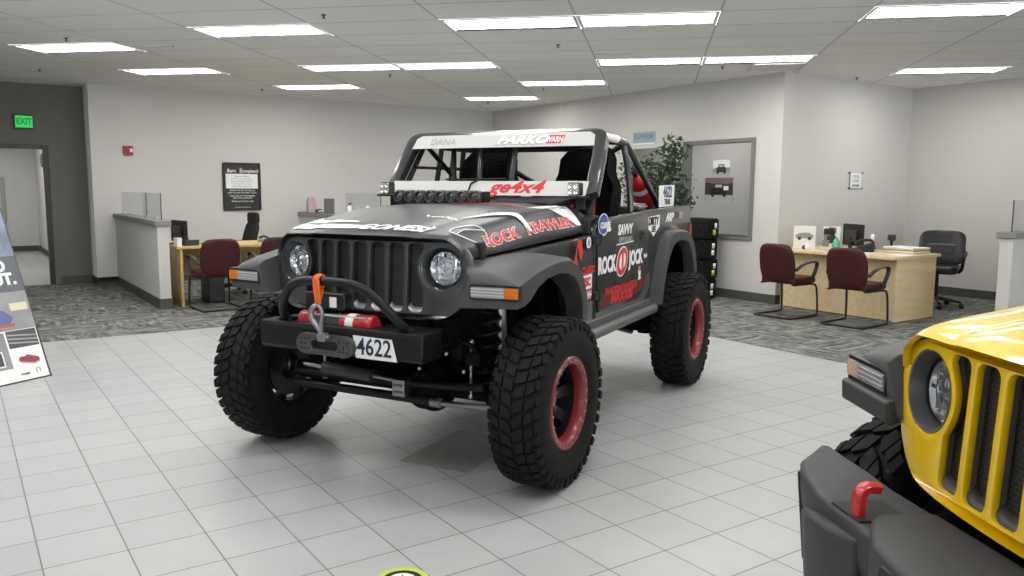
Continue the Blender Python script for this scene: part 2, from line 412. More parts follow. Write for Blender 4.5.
# unseen lamps in the rooms beyond (flush panels); two added to brighten the openings
for x, y, z, nm in ((.6, 16.2, 2.69, 'flush ceiling lamp inside the corridor near its doorway'), (.3, 19.5, 2.69, 'flush ceiling lamp far inside the corridor'), (9.9, 7.6, CEIL - .26, 'flush ceiling lamp in the office behind the interior window'), (9.9, 9.2, CEIL - .26, 'unseen flush lamp added to light the room beyond the opening next to the interior window'), (9.9, 10.9, CEIL - .26, 'unseen flush lamp added to light the room beyond the second opening in the back wall')):
    t = thing('ceiling_lamp', nm, 'ceiling light', (x, y, z))
    rbox(MB(), -.3, .3, -.3, .3, -.03, 0, .03).build('housing', M['white'], t)
    MB().box(-.27, .27, -.27, .27, -.034, -.030).build('diffuser', M['light2'] if x < 5 else (M['light'] if y < 8 else M['light3']), t)
# ------------------------------------------------------------------ vehicles
def paint(name, col, metal, coat=1.0, rough=.35, flake=0):
    m = mat(name, col, rough, metal, coat, coat_r=.04)
    return m
M['char'] = paint('charcoal_paint', (.036, .038, .041), .45, .9, .40)
M['hoodp'] = mat('satin_charcoal', (.046, .048, .052), .45, .35, .25, coat_r=.3)
M['grillep'] = paint('grille_paint', (.062, .065, .070), .6, .9, .36)
M['side'] = paint('black_wrap', (.014, .0145, .016), .2, .55, .42)
M['yellow'] = paint('yellow_paint', (.86, .56, .0015), .0, .9, .35)
M['flare'] = mat('flare_plastic', (.050, .0515, .054), .50, spec=.4, bump=.06, bscale=300)
M['wsglass'] = glass_mat('windscreen_pane', (.96, .965, .965), .02)
M['rubber'] = mat('tyre_rubber', (.009, .009, .009), .72, spec=.2, noise=.25, nscale=14)
M['steelblk'] = mat('black_powder_coat', (.006, .0063, .0068), .42, spec=.3, bump=.08, bscale=250)
M['under'] = mat('underbody_black', (.003, .003, .003), .7, spec=.15)
M['chrome'] = mat('chrome', (.75, .76, .78), .12, 1)
M['steel'] = mat('worn_steel', (.34, .34, .35), .38, 1)
M['lens'] = glass_mat('lamp_lens', (.98, .99, 1), .08, .03)
M['refl'] = mat('lamp_reflector', (.80, .82, .85), .16, .92)
M['amber'] = mat('amber_lens', (.55, .15, .006), .2, coat=.6)
M['clear_lens'] = mat('clear_signal_lens', (.52, .52, .53), .15, .4, coat=.8)
M['rimred'] = mat('red_beadlock', (.22, .012, .016), .42, coat=.4, noise=.2, nscale=60)
M['rimblk'] = mat('wheel_black', (.009, .009, .009), .35, coat=.3)
M['decalred'] = mat('decal_red', (.55, .025, .03), .4)
M['decalwhite'] = mat('decal_white', (.78, .78, .78), .4)
M['decalgrey'] = mat('decal_grey', (.33, .33, .34), .4)
M['decalblue'] = mat('decal_blue', (.05, .07, .30), .4)
M['orange'] = mat('orange_strap', (.70, .13, .025), .8)
M['winchred'] = mat('winch_red', (.50, .015, .02), .35, coat=.5)
M['extred'] = mat('extinguisher_red', (.48, .02, .03), .3, coat=.6)
M['rope'] = mat('synthetic_rope', (.10, .10, .10), .9)
M['fabric'] = mat('seat_fabric', (.003, .003, .0035), .9, spec=.1)
M['silver'] = mat('silver_plastic', (.50, .50, .51), .35, .6)
def mesh_mat():
    m = mat('grille_mesh', (.01, .01, .01), .5); N, L, b = nodes(m)
    tc = N.new('ShaderNodeTexCoord'); sp = N.new('ShaderNodeSeparateXYZ'); L.new(tc.outputs['Object'], sp.inputs[0])
    cb = N.new('ShaderNodeCombineXYZ'); L.new(sp.outputs['Y'], cb.inputs[0]); L.new(sp.outputs['Z'], cb.inputs[1])
    br = N.new('ShaderNodeTexBrick'); br.offset = .5; br.inputs['Scale'].default_value = 1; br.inputs['Brick Width'].default_value = .019; br.inputs['Row Height'].default_value = .0125
    br.inputs['Mortar Size'].default_value = .0022; br.inputs['Mortar Smooth'].default_value = .2
    for k in ('Color1', 'Color2'): br.inputs[k].default_value = (.002, .002, .002, 1)
    br.inputs['Mortar'].default_value = (.028, .028, .030, 1)
    L.new(cb.outputs[0], br.inputs[0]); L.new(br.outputs['Color'], b.inputs['Base Color'])
    return m
M['gmesh'] = mesh_mat()

def gx(y, z): return 1.62 - .20 * y * y - .055 * (z - .876)       # face of the grille
def circle(cy, cz, r, n=40): return [(cy + r * math.cos(2 * PI * k / n), cz + r * math.sin(2 * PI * k / n)) for k in range(n)]
HY, HZ = .448, 1.093
def slot_poly(yc, w=.092, z0=.872, z1=1.216, r=.030):
    p = []
    for cy, cz, st in ((yc + w / 2 - r, z1 - r, 0), (yc - w / 2 + r, z1 - r, 90), (yc - w / 2 + r, z0 + r, 180), (yc + w / 2 - r, z0 + r, 270)):
        for k in range(6):
            t = math.radians(st + 18 * k); p.append((cy + r * math.cos(t), cz + r * math.sin(t)))
    q = []
    n = len(p)
    for i in range(n):
        a, b = p[i], p[(i + 1) % n]; m = max(1, int(math.hypot(a[0] - b[0], a[1] - b[1]) / .02))
        for k in range(m): q.append((a[0] + (b[0] - a[0]) * k / m, a[1] + (b[1] - a[1]) * k / m))
    out = []
    for y, z in q:
        for s in (-1, 1):
            d = math.hypot(y - s * HY, z - HZ)
            if d < .119:
                y = s * HY - s * math.sqrt(max(.119 ** 2 - (z - HZ) ** 2, 0))
        out.append((y, z))
    return out
SLOTY = [-.318, -.212, -.106, 0, .106, .212, .318]
def grille_outline():
    h = [(0, 1.240), (.25, 1.238), (.42, 1.230), (.54, 1.208), (.592, 1.165), (.611, 1.085), (.600, 1.0), (.562, .925), (.50, .868), (.44, .848), (.2, .845), (0, .845)]
    full = h + [(-y, z) for y, z in h[-2:0:-1]]
    return chaikin(full, 2)

def front_face(root, body, DZ, inset, trim):
    """grille panel, slots, headlamps"""
    M4 = Matrix.Translation((0, 0, DZ))
    me = curve_mesh([grille_outline()] + [slot_poly(y) for y in SLOTY] + [circle(s * HY, HZ, .110) for s in (-1, 1)], .006, .005)
    g = MB(M4); vs = [(gx(v.co.x, v.co.y) + v.co.z - .011, v.co.x, v.co.y) for v in me.vertices]
    g.add(vs, [tuple(p.vertices) for p in me.polygons])
    grille = g.build('grille', body, root, smooth=40)
    # slot surrounds and mesh
    for yc in SLOTY:
        pol = slot_poly(yc); n = len(pol); sm = [(yc + (y - yc) * .84, .90 + (z - .872) * .915) for y, z in pol]
        a = [(gx(y, z) - .010, y, z) for y, z in pol]; b = [(gx(y, z) - .034, y, z) for y, z in sm]
        MB(M4).loft([a, b], True, False).build('slot_insert', inset, grille, smooth=50)
        tr = [(y, z, y2, z2) for (y, z), (y2, z2) in zip(pol, sm) if z < .899]
        tr.sort(key=lambda q: q[0])
        MB(M4).loft([[(gx(y, z) - .008, y, z) for y, z, _, _ in tr], [(gx(y2, z2) - .033, y2, z2) for _, _, y2, z2 in tr]], False, False).build('slot_trim', trim, grille, smooth=50, solid=.003)
        MB(M4).add([(gx(y, z) - .033, y, z) for y, z in sm], [tuple(range(n))]).build('slot_mesh', M['gmesh'], grille, smooth=0)
    MB(M4).box(1.30, 1.46, -.55, .55, .86, 1.20).build('radiator_housing', M['under'], root)
    for s in (-1, 1):
        yc = s * (HY + .004); x0 = gx(HY, HZ) - .012
        T4 = M4 @ Matrix.Translation((x0, yc, HZ)) @ Matrix.Rotation(s * math.radians(9), 4, 'Z') @ Matrix.Rotation(math.radians(-3), 4, 'Y') @ Matrix.Diagonal((1, .915, .915, 1))
        hl = MB(T4).lathe([(.120, .004), (.118, .010), (.112, .008), (.100, -.03), (.093, -.052)], 40, 'x').build('headlamp', M['hlbez'], root, smooth=45)
        MB(T4 @ Matrix.Translation((0, s * .006, 0))).lathe([(.094, -.052), (.094, -.030), (.088, -.026), (.086, -.034)], 40, 'x').build('lamp_ring', M['hlring'], hl, smooth=40)
        r = MB(T4 @ Matrix.Translation((0, s * .006, 0))).lathe([(.088, -.036), (.08, -.05), (.06, -.066), (.034, -.07), (.03, -.05), (.001, -.046)], 32, 'x')
        r.lathe([(.052, -.05), (.052, -.036), (.045, -.036), (.045, -.05)], 24, 'x', True); r.box(-.06, -.038, -.082, .082, -.006, .006); r.box(-.06, -.04, -.05, -.042, -.06, .06); r.box(-.06, -.04, .042, .05, -.06, .06)
        for k in range(7): r.box(-.062, -.045, -.07 + .02 * k, -.066 + .02 * k, .01, .05)
        r.build('reflector', M['refl'], hl, smooth=30)
        MB(T4 @ Matrix.Translation((0, s * .006, 0))).lathe([(.088, -.030), (.075, -.020), (.05, -.012), (.02, -.008), (.0005, -.007)], 32, 'x').build('lens', M['lens'], hl, smooth=60)
    return grille

def hood_pt(s, u):
    """s 0 front .. 1 cowl, u -1..1 across -> (x, y, z) of the bonnet skin"""
    W = .562 + (.712 - .562) * s ** .9
    a = abs(u)
    tab = [(0, 0), (.3, .001), (.50, .003), (.575, .014), (.75, .017), (.85, .024), (.88, .036), (.91, .056), (.94, .081), (.97, .108), (.99, .132), (1.0, .150)]
    for (u0, d0), (u1, d1) in zip(tab, tab[1:]):
        if a <= u1: d = d0 + (d1 - d0) * (a - u0) / (u1 - u0); break
    else: d = .15
    d2 = d * (.45 + .55 * min(1, s / .22))
    zt = [(0, 1.246), (.012, 1.258), (.03, 1.268), (.06, 1.279), (.11, 1.293), (.25, 1.321), (.43, 1.352), (.64, 1.377), (1, 1.392)]
    for (u0, d0), (u1, d1) in zip(zt, zt[1:]):
        if s <= u1: zc = d0 + (d1 - d0) * (s - u0) / (u1 - u0); break
    else: zc = 1.392
    y = u * W
    xf = 1.632 - .20 * y * y
    x = xf + (.415 - xf) * s
    return x, y, zc - d2
US = [-1, -.99, -.97, -.94, -.91, -.88, -.865, -.85, -.82, -.75, -.67, -.60, -.575, -.54, -.50, -.4, -.3, -.15, 0]
US = US + [-u for u in US[-2::-1]]
SS = [0, .008, .02, .035, .055, .08, .12, .18, .26, .35, .45, .55, .65, .75, .85, .93, 1]
def hood_side_low(s): return 1.135 + (1.222 - 1.135) * s
def hood(root, body, DZ):
    secs = []
    for s in SS:
        sec = []
        x0, y0, z0 = hood_pt(s, -1); zl = hood_side_low(s)
        sec.append((x0, y0 + .004, zl)); sec.append((x0, y0, zl + (z0 - zl) * .5))
        sec += [hood_pt(s, u) for u in US]
        x1, y1, z1 = hood_pt(s, 1)
        sec.append((x1, y1, zl + (z1 - zl) * .5)); sec.append((x1, y1 - .004, zl)); secs.append(sec)
    lip = [(x - .012, y * .995, z - .006) for x, y, z in secs[0]]
    return MB(Matrix.Translation((0, 0, DZ))).loft([lip] + secs, False, False).build('hood', body, root, smooth=50)

def fender_panels(root, body, DZ):
    M4 = Matrix.Translation((0, 0, DZ))
    for s in (-1, 1):
        st = [(.405, .778, .70), (.60, .768, .70), (.70, .755, .74), (.76, .745, .98), (.95, .70, 1.06), (1.2, .655, 1.07), (1.40, .610, 1.05), (1.47, .590, 1.0)]
        secs = []
        for x, y, zl in st:
            k = (1.6 - x) / 1.185; zt = hood_side_low(k) - .012
            secs.append([(x, s * y, zl), (x, s * y, zl + (zt - zl) * .5), (x, s * (y - .004), zt - .015), (x, s * (y - .012), zt), (x, s * (y - .05), zt), (x, s * (y - .05), zl)])
        MB(M4).loft(secs).build('fender_panel', body, root, smooth=40)
        # dark wheel well
        p = [(x, z) for x, z in ((.74, .62), (.76, .90), (.86, 1.02), (1.05, 1.075), (1.25, 1.06), (1.39, .98), (1.39, 1.10), (.70, 1.18), (.70, .62))]
        g = MB(M4); g.prism(p, s * .46, s * .60, 'y'); g.box(.70, 1.39, *(sorted((s * .40, s * .46))), .62, 1.10); g.build('wheel_well', M['under'], root, smooth=30)

FL_TOP = [(.700, .765), (.706, .83), (.730, .915), (.785, 1.01), (.87, 1.082), (.985, 1.120), (1.12, 1.126), (1.28, 1.112), (1.43, 1.085), (1.54, 1.056), (1.585, 1.035), (1.600, 1.005)]
FL_BOT = [(.772, .770), (.778, .83), (.800, .890), (.845, .955), (.915, 1.01), (1.01, 1.043), (1.12, 1.052), (1.27, 1.040), (1.38, 1.005), (1.46, .955), (1.53, .932), (1.600, .930)]
def front_flare(root, m, DZ, signal_out, DX=0):
    global last_flares
    last_flares = []
    M4 = Matrix.Translation((DX, 0, DZ))
    n = len(FL_TOP)
    for s in (-1, 1):
        secs = []
        for k, ((xt, zt), (xb, zb)) in enumerate(zip(FL_TOP, FL_BOT)):
            q = k / (n - 1); yi = .762 + (.572 - .762) * min(1, max(0, (xt - .75) / .75)); yt = yi + .075 * max(0, (q - .75) / .25); yo = .862 + .018 * min(1, q * 2)
            rise = .045 * max(0, (xt - .85) / .75) ; fx = .035 * max(0, (xt - 1.3) / .3)
            secs.append([(xt - .0, s * yo, zt - .012), (xt - .004, s * (yo - .022), zt + .004), (xt + fx * .6, s * (yi + (yo - yi) * .45), zt + rise * .75 + .006), (xt + fx, s * yt, zt + rise + .012),
                         (xb + fx, s * yi, zb - .010), (xb + fx * .5, s * (yi + (yo - yi) * .5), zb - .004), (xb, s * (yo - .006), zb), (xb - .0, s * yo, zb + .006)])
        fl = MB(M4).loft(secs).build('fender_flare', m, root, bevel=.008, seg=2, smooth=38); last_flares.append(fl)
        # turn signal: clear inner lens and amber end
        def sx(y): return 1.600 + .035 * (1 - min(1, max(0, (y - .58) / .29)))
        ys = [.655, .70, .75, .79, .815]; zt, zb = 1.030, .974
        def strip(ys, nm, mt):
            a = [[(sx(y) + e, s * y, z + dz) for e, z, dz in ((-.03, zt, 0), (.010, zt, -.004), (.012, (zt + zb) / 2, 0), (.010, zb, .004), (-.03, zb, 0))] for y in ys]
            return MB(M4).loft(a).build(nm, mt, fl, smooth=40)
        strip(ys, 'signal_lens', M['clear_lens']); strip([.815, .84, .868, .880, .884], 'amber_lens', M[signal_out])
        b = [[(sx(y) + e, s * y, z) for e, z in ((-.03, zt + .008), (.006, zt + .008), (.006, zb - .008), (-.03, zb - .008))] for y in [.647] + ys + [.868, .8845]]
        MB(M4).loft(b).build('signal_bezel', M['black'], fl, smooth=40)
        g = MB(M4)
        for zz in (1.016, 1.002, .988): g.loft([[(sx(y) + .008, s * y, zz), (sx(y) + .0145, s * y, zz), (sx(y) + .0145, s * y, zz + .004), (sx(y) + .008, s * y, zz + .004)] for y in ys])
        g.build('lens_rib', M['silver'], fl, smooth=0)

RT = [(-.66, .672), (-.70, .80), (-.76, .93), (-.83, 1.06), (-.895, 1.135), (-.99, 1.168), (-1.15, 1.175), (-1.32, 1.168), (-1.46, 1.14), (-1.56, 1.07), (-1.63, .97), (-1.67, .86), (-1.68, .82)]
RB = [(-.74, .662), (-.775, .79), (-.83, .90), (-.895, .99), (-.96, 1.05), (-1.04, 1.085), (-1.16, 1.098), (-1.30, 1.092), (-1.41, 1.065), (-1.49, 1.00), (-1.55, .92), (-1.585, .85), (-1.59, .81)]
def rear_flare(root, m, DZ):
    for s in (-1, 1):
        secs = []
        for (xt, zt), (xb, zb) in zip(RT, RB):
            yi, yo = .775, .862
            secs.append([(xt, s * yo, zt - .008), (xt - .004, s * (yo - .02), zt + .004), (xt, s * yi, zt + .008), (xb, s * yi, zb), (xb, s * (yo - .006), zb), (xb, s * yo, zb + .006)])
        MB(Matrix.Translation((0, 0, DZ))).loft(secs).build('fender_flare', m, root, bevel=.008, smooth=38)

def tub(root, body, DZ):
    M4 = Matrix.Translation((0, 0, DZ))
    arch = [(-1.23 + .50 * math.cos(t), .60 + .50 * math.sin(t)) for t in [math.radians(a) for a in range(10, 171, 10)]]
    outl = [(.40, .69), (.40, 1.205), (.385, 1.255), (.345, 1.292), (-.20, 1.312), (-.62, 1.330), (-1.66, 1.350), (-1.705, 1.335), (-1.725, 1.20), (-1.725, .72), (-1.70, .69)] + arch[::-1] + [(-.70, .685), (-.66, .668), (.40, .668)]
    for s in (-1, 1):
        me = curve_mesh([outl], .012, .005); g = MB(M4)
        g.add([(v.co.x, s * (.766 + v.co.z), v.co.y) for v in me.vertices], [tuple(p.vertices) for p in me.polygons])
        g.build('body_side', body, root, smooth=40)
        # door skin and its shut line
        dp = chaikin([(.372, .765), (.380, 1.0), (.382, 1.20), (.360, 1.262), (.325, 1.284), (-.10, 1.303), (-.50, 1.320), (-.548, 1.300), (-.562, 1.22), (-.585, 1.0), (-.560, .90), (-.47, .80), (-.40, .758), (-.33, .748), (.33, .744)], 2)
        me = curve_mesh([dp], .006, .005); g = MB(M4); g.add([(v.co.x, s * (.786 + v.co.z), v.co.y) for v in me.vertices], [tuple(p.vertices) for p in me.polygons])
        d = g.build('door', body, root, smooth=40)
        rim = [( -.09 + (x + .09) * 1.014, 1.03 + (z - 1.03) * 1.018) for x, z in dp]
        me = curve_mesh([rim, dp], .002, 0); g = MB(M4); g.add([(v.co.x, s * (.784 + v.co.z), v.co.y) for v in me.vertices], [tuple(p.vertices) for p in me.polygons])
        g.build('shut_line', M['ink'], d, smooth=0)
        g = MB(M4); rbox(g, -.475, -.395, *sorted((s * .79, s * .802)), 1.135, 1.205, .012, 'y'); g.build('handle_plate', M['black'], d, bevel=.003)
        g = MB(M4); g.box(-.46, -.41, *sorted((s * .80, s * .818)), 1.175, 1.192); g.build('door_handle', M['black'], d, bevel=.004)
        for zz in (.83, 1.16):
            g = MB(M4); g.box(.35, .46, *sorted((s * .785, s * .812)), zz, zz + .05); g.cyl((.395, s * .806, zz - .008), (.395, s * .806, zz + .058), .014)
            g.build('door_hinge', M['blackm'], d, bevel=.004)
        # tail lamp
        g = MB(M4); rbox(g, -1.745, -1.690, *sorted((s * .64, s * .785)), 1.02, 1.22, .01, 'y'); tl = g.build('tail_lamp', M['black'], root, bevel=.004)
        g = MB(M4); rbox(g, -1.752, -1.700, *sorted((s * .66, s * .788)), 1.04, 1.20, .01, 'y'); g.build('tail_lens', M['red'], tl)
        # rear wheel well
        g = MB(M4); g.prism([(-.72, .62)] + [(x, z) for x, z in arch] + [(-1.74, .62), (-1.74, 1.12), (-.72, 1.12)], s * .46, s * .75, 'y')
        g.build('wheel_well', M['under'], root, smooth=30)
    g = MB(M4); g.box(-1.72, .40, -.755, .755, .66, .70); g.box(.36, .42, -.755, .755, .70, 1.22); g.box(-.72, -1.72, -.755, .755, .70, .74)
    g.build('floor_pan', M['under'], root)
    MB(M4).box(-1.74, -1.70, -.76, .76, .70, 1.34).build('tailgate', body, root, bevel=.01)
    # dashboard
    g = MB(M4); g.prism([(.40, .98), (.40, 1.30), (.30, 1.325), (.12, 1.30), (.08, 1.24), (.10, 1.05), (.22, .98)], -.745, .745, 'y'); g.build('dashboard', M['blackm'], root, bevel=.01)
    # cowl between bonnet and windscreen
    g = MB(M4)
    g.loft([[(x, y, z) for (x, y, z) in ((.425, yy, zz - .012), (.33, yy * 1.01, zz + .015), (.30, yy * 1.01, zz - .05), (.425, yy, zz - .06))] for yy, zz in ((-.715, 1.27), (-.65, 1.325), (-.58, 1.362), (-.3, 1.376), (0, 1.378), (.3, 1.376), (.58, 1.362), (.65, 1.325), (.715, 1.27))])
    cw = g.build('cowl', body, root, smooth=30)
    g = MB(M4)
    for sy in (-1, 1): g.box(.345, .405, sy * .12, sy * .46, 1.370, 1.396)
    g.build('cowl_vent', M['blackm'], cw, bevel=.004)

WSB, WST = Vector((.353, 0, 1.350)), Vector((.045, 0, 1.838))
def ws_pt(y, v, e=0):
    """point on the windscreen plane; v is metres up the slope factor 0..1 measured from z=1.397, e out along its normal"""
    x = .353 - .304 * v; z = 1.397 + .444 * v
    n = Vector((.444, 0, .304)).normalized()
    return (x + n.x * e, y, z + n.z * e)
def windscreen(root, body, DZ, glass=True):
    M4 = Matrix.Translation((0, 0, DZ))
    def half(v): return .756 + (.722 - .756) * v
    out = chaikin([(-half(-.12) , -.12), (-half(.85), .85), (-half(1) + .02, .965), (-half(1) + .10, 1.0), (half(1) - .10, 1.0), (half(1) - .02, .965), (half(.85), .85), (half(-.12), -.12)], 1)
    ih = lambda v: half(v) - .062
    inn = chaikin([(-ih(.04), .04), (-ih(.80), .80), (-ih(.9) + .03, .925), (ih(.9) - .03, .925), (ih(.80), .80), (ih(.04), .04)], 1)
    me = curve_mesh([out, inn], .024, .008); g = MB(M4)
    g.add([ws_pt(v.co.x, v.co.y, v.co.z - .01) for v in me.vertices], [tuple(p.vertices) for p in me.polygons])
    wf = g.build('windscreen_frame', body, root, smooth=40)
    if glass:
        n = len(inn); MB(M4).add([ws_pt(y, v, .0) for y, v in inn], [tuple(range(n))]).build('windscreen_glass', M['wsglass'], wf, smooth=0)
    return wf

# ---- wheels -------------------------------------------------------------
def tyre_mesh(R, w, rim, n):
    """tyre about the Y axis, centre 0; +y is the outer face"""
    h = w / 2; Rb = R - .014
    g = MB()
    prof = [(rim - .004, h - .045), (rim + .010, h - .022), (rim + .03, h - .012), (rim + .06, h - .002), ((rim + Rb) / 2 + .01, h), (Rb - .05, h - .006), (Rb - .022, h - .016), (Rb - .006, h - .034), (Rb, h - .06)]
    full = prof + [(r, -y) for r, y in prof[::-1]]
    g.lathe(full, 72, 'y')
    rnd = random.Random(3)
    def block(poly, a0, r0, r1, taper=.9):
        """poly in (arc metres, y); a0 centre angle"""
        cx = sum(p[0] for p in poly) / len(poly); cy = sum(p[1] for p in poly) / len(poly)
        lo, hi = [], []
        for px, py in poly:
            a = a0 + px / R; ry = r0 if abs(py) < h - .05 else r0 - .012
            lo.append((ry * math.cos(a), py, ry * math.sin(a)))
            qx, qy = cx + (px - cx) * taper, cy + (py - cy) * taper
            a = a0 + qx / R; t = max(0, abs(qy) - (h - .055)) / .055; rr = r1 - .012 * t * t
            hi.append((rr * math.cos(a), qy, rr * math.sin(a)))
        g.loft([lo, hi])
    p = 2 * PI * R / n
    for k in range(n):
        a = 2 * PI * k / n
        for s in (-1, 1):
            b = a + (PI / n if s > 0 else 0)
            jig = .005 if k % 2 else 0
            c = .33                                                   # half width of a lug in pitches
            # centre lug, slanted bar, shoulder lug: one curved sweep from the middle to the edge
            block([(-c * p, s * .004), (c * p, s * .004), ((c + .42) * p, s * .052), ((c + .30) * p, s * .060), ((.22 - c) * p, s * .056)], b, Rb - .004, R, .95)
            block([((.28 - c) * p, s * .064), ((c + .34) * p, s * .066), ((c + .62) * p, s * (.102 + jig)), ((.66 - c) * p, s * (.104 + jig))], b, Rb - .004, R, .95)
            e = h - .003 - jig
            block([((.74 - c) * p, s * (.112 + jig)), ((c + .70) * p, s * (.110 + jig)), ((c + .86) * p, s * e), ((.92 - c) * p, s * e)], b, Rb - .012, R - .001, .96)
            aa = b + .89 * p / R
            lo = []; hi = []
            d = .048 if k % 2 else .034
            for dx, r_, yo in ((-.31, Rb + .004, h - .012), (.31, Rb + .004, h - .012), (.24, Rb - d, h - .003), (-.24, Rb - d, h - .003)):
                t = aa + dx * p / R
                lo.append((r_ * math.cos(t), s * (yo - .02), r_ * math.sin(t))); hi.append((r_ * math.cos(t), s * (yo + .003), r_ * math.sin(t)))
            g.loft([lo, hi])
    return g
def text_ring(g, s, r, y, size, a_mid, sgn=1):
    """raised letters round the sidewall (about +Y)"""
    me = text_mesh(s, size, .01, spacing=1.1, extrude=.0015)
    vs = []
    for v in me.vertices:
        a = a_mid - v.co.x / r; rr = r + v.co.y
        vs.append((rr * math.cos(a), y + v.co.z, rr * math.sin(a)))
    g.add(vs, [tuple(p.vertices) for p in me.polygons])
def make_wheel(root, R, w, rim, n, bead, spokes=8):
    """wheel centred on the origin, outer face +y; returns the wheel part (children: tyre etc.)"""
    h = w / 2
    g = MB()
    g.lathe([(rim + .004, h - .05), (rim - .004, h - .06), (rim - .02, h - .07), (rim - .026, -.02), (rim - .02, -h + .05), (rim + .004, -h + .03)], 48, 'y')
    fy = h - .135
    g.lathe([(.0005, fy + .006), (.05, fy + .006), (.058, fy - .004), (.10, fy - .006), (.108, fy - .018)], 36, 'y')
    for k in range(spokes):
        a = 2 * PI * k / spokes; Mx = Matrix.Rotation(-a, 4, 'Y')
        g.loft([[(.09, fy - .004 + e, z) for e, z in ((0, -.024), (0, .024), (-.03, .024), (-.03, -.024))], [(rim - .022, fy + .030 + e, z) for e, z in ((0, -.034), (0, .034), (-.035, .034), (-.035, -.034))]], mtx=Mx)
    wh = g.build('wheel', M['rimblk'], root, smooth=35)
    tyre_mesh(R, w, rim, n).build('tyre', M['rubber'], wh, smooth=32)
    g = MB()
    if bead:
        g.lathe([(rim + .012, h - .034), (rim + .012, h - .020), (rim + .006, h - .014), (rim - .024, h - .020), (rim - .030, h - .028), (rim - .032, h - .075)], 48, 'y')
        g.build('beadlock_ring', M['rimred'], wh, smooth=40)
        g = MB()
        for k in range(24):
            a = 2 * PI * k / 24; c, s_ = math.cos(a) * (rim - .012), math.sin(a) * (rim - .012); g.tube([(c, h - .022, s_), (c, h - .011, s_)], .006, 6)
        g.build('bead_bolts', M['steel'], wh, smooth=30)
    g = MB(); g.lathe([(.0005, fy + .034), (.026, fy + .032), (.034, fy + .022), (.034, fy)], 24, 'y')
    for k in range(5):
        a = 2 * PI * k / 5 + .3; c, s_ = math.cos(a) * .066, math.sin(a) * .066; g.tube([(c, fy, s_), (c, fy + .022, s_)], .011, 6)
    g.build('hub_nuts', M['steel'], wh, smooth=30)
    MB().lathe([(.17, -.06), (.17, -.04), (.08, -.035), (.08, -.06)], 40, 'y', True).build('brake_disc', M['rimblk'], wh, smooth=30)
    return wh
def set_wheels(root, wheel, R, yc, steer=0):
    first = True
    for x in (1.23, -1.23):
        for s in (1, -1):
            o = wheel if first else copy_tree(wheel, root); first = False
            o.location = (x, s * yc, R); o.rotation_euler = (0, random.Random(int(x * 9 + s)).uniform(0, .2), (0 if s > 0 else PI) + (steer if x > 0 else 0))

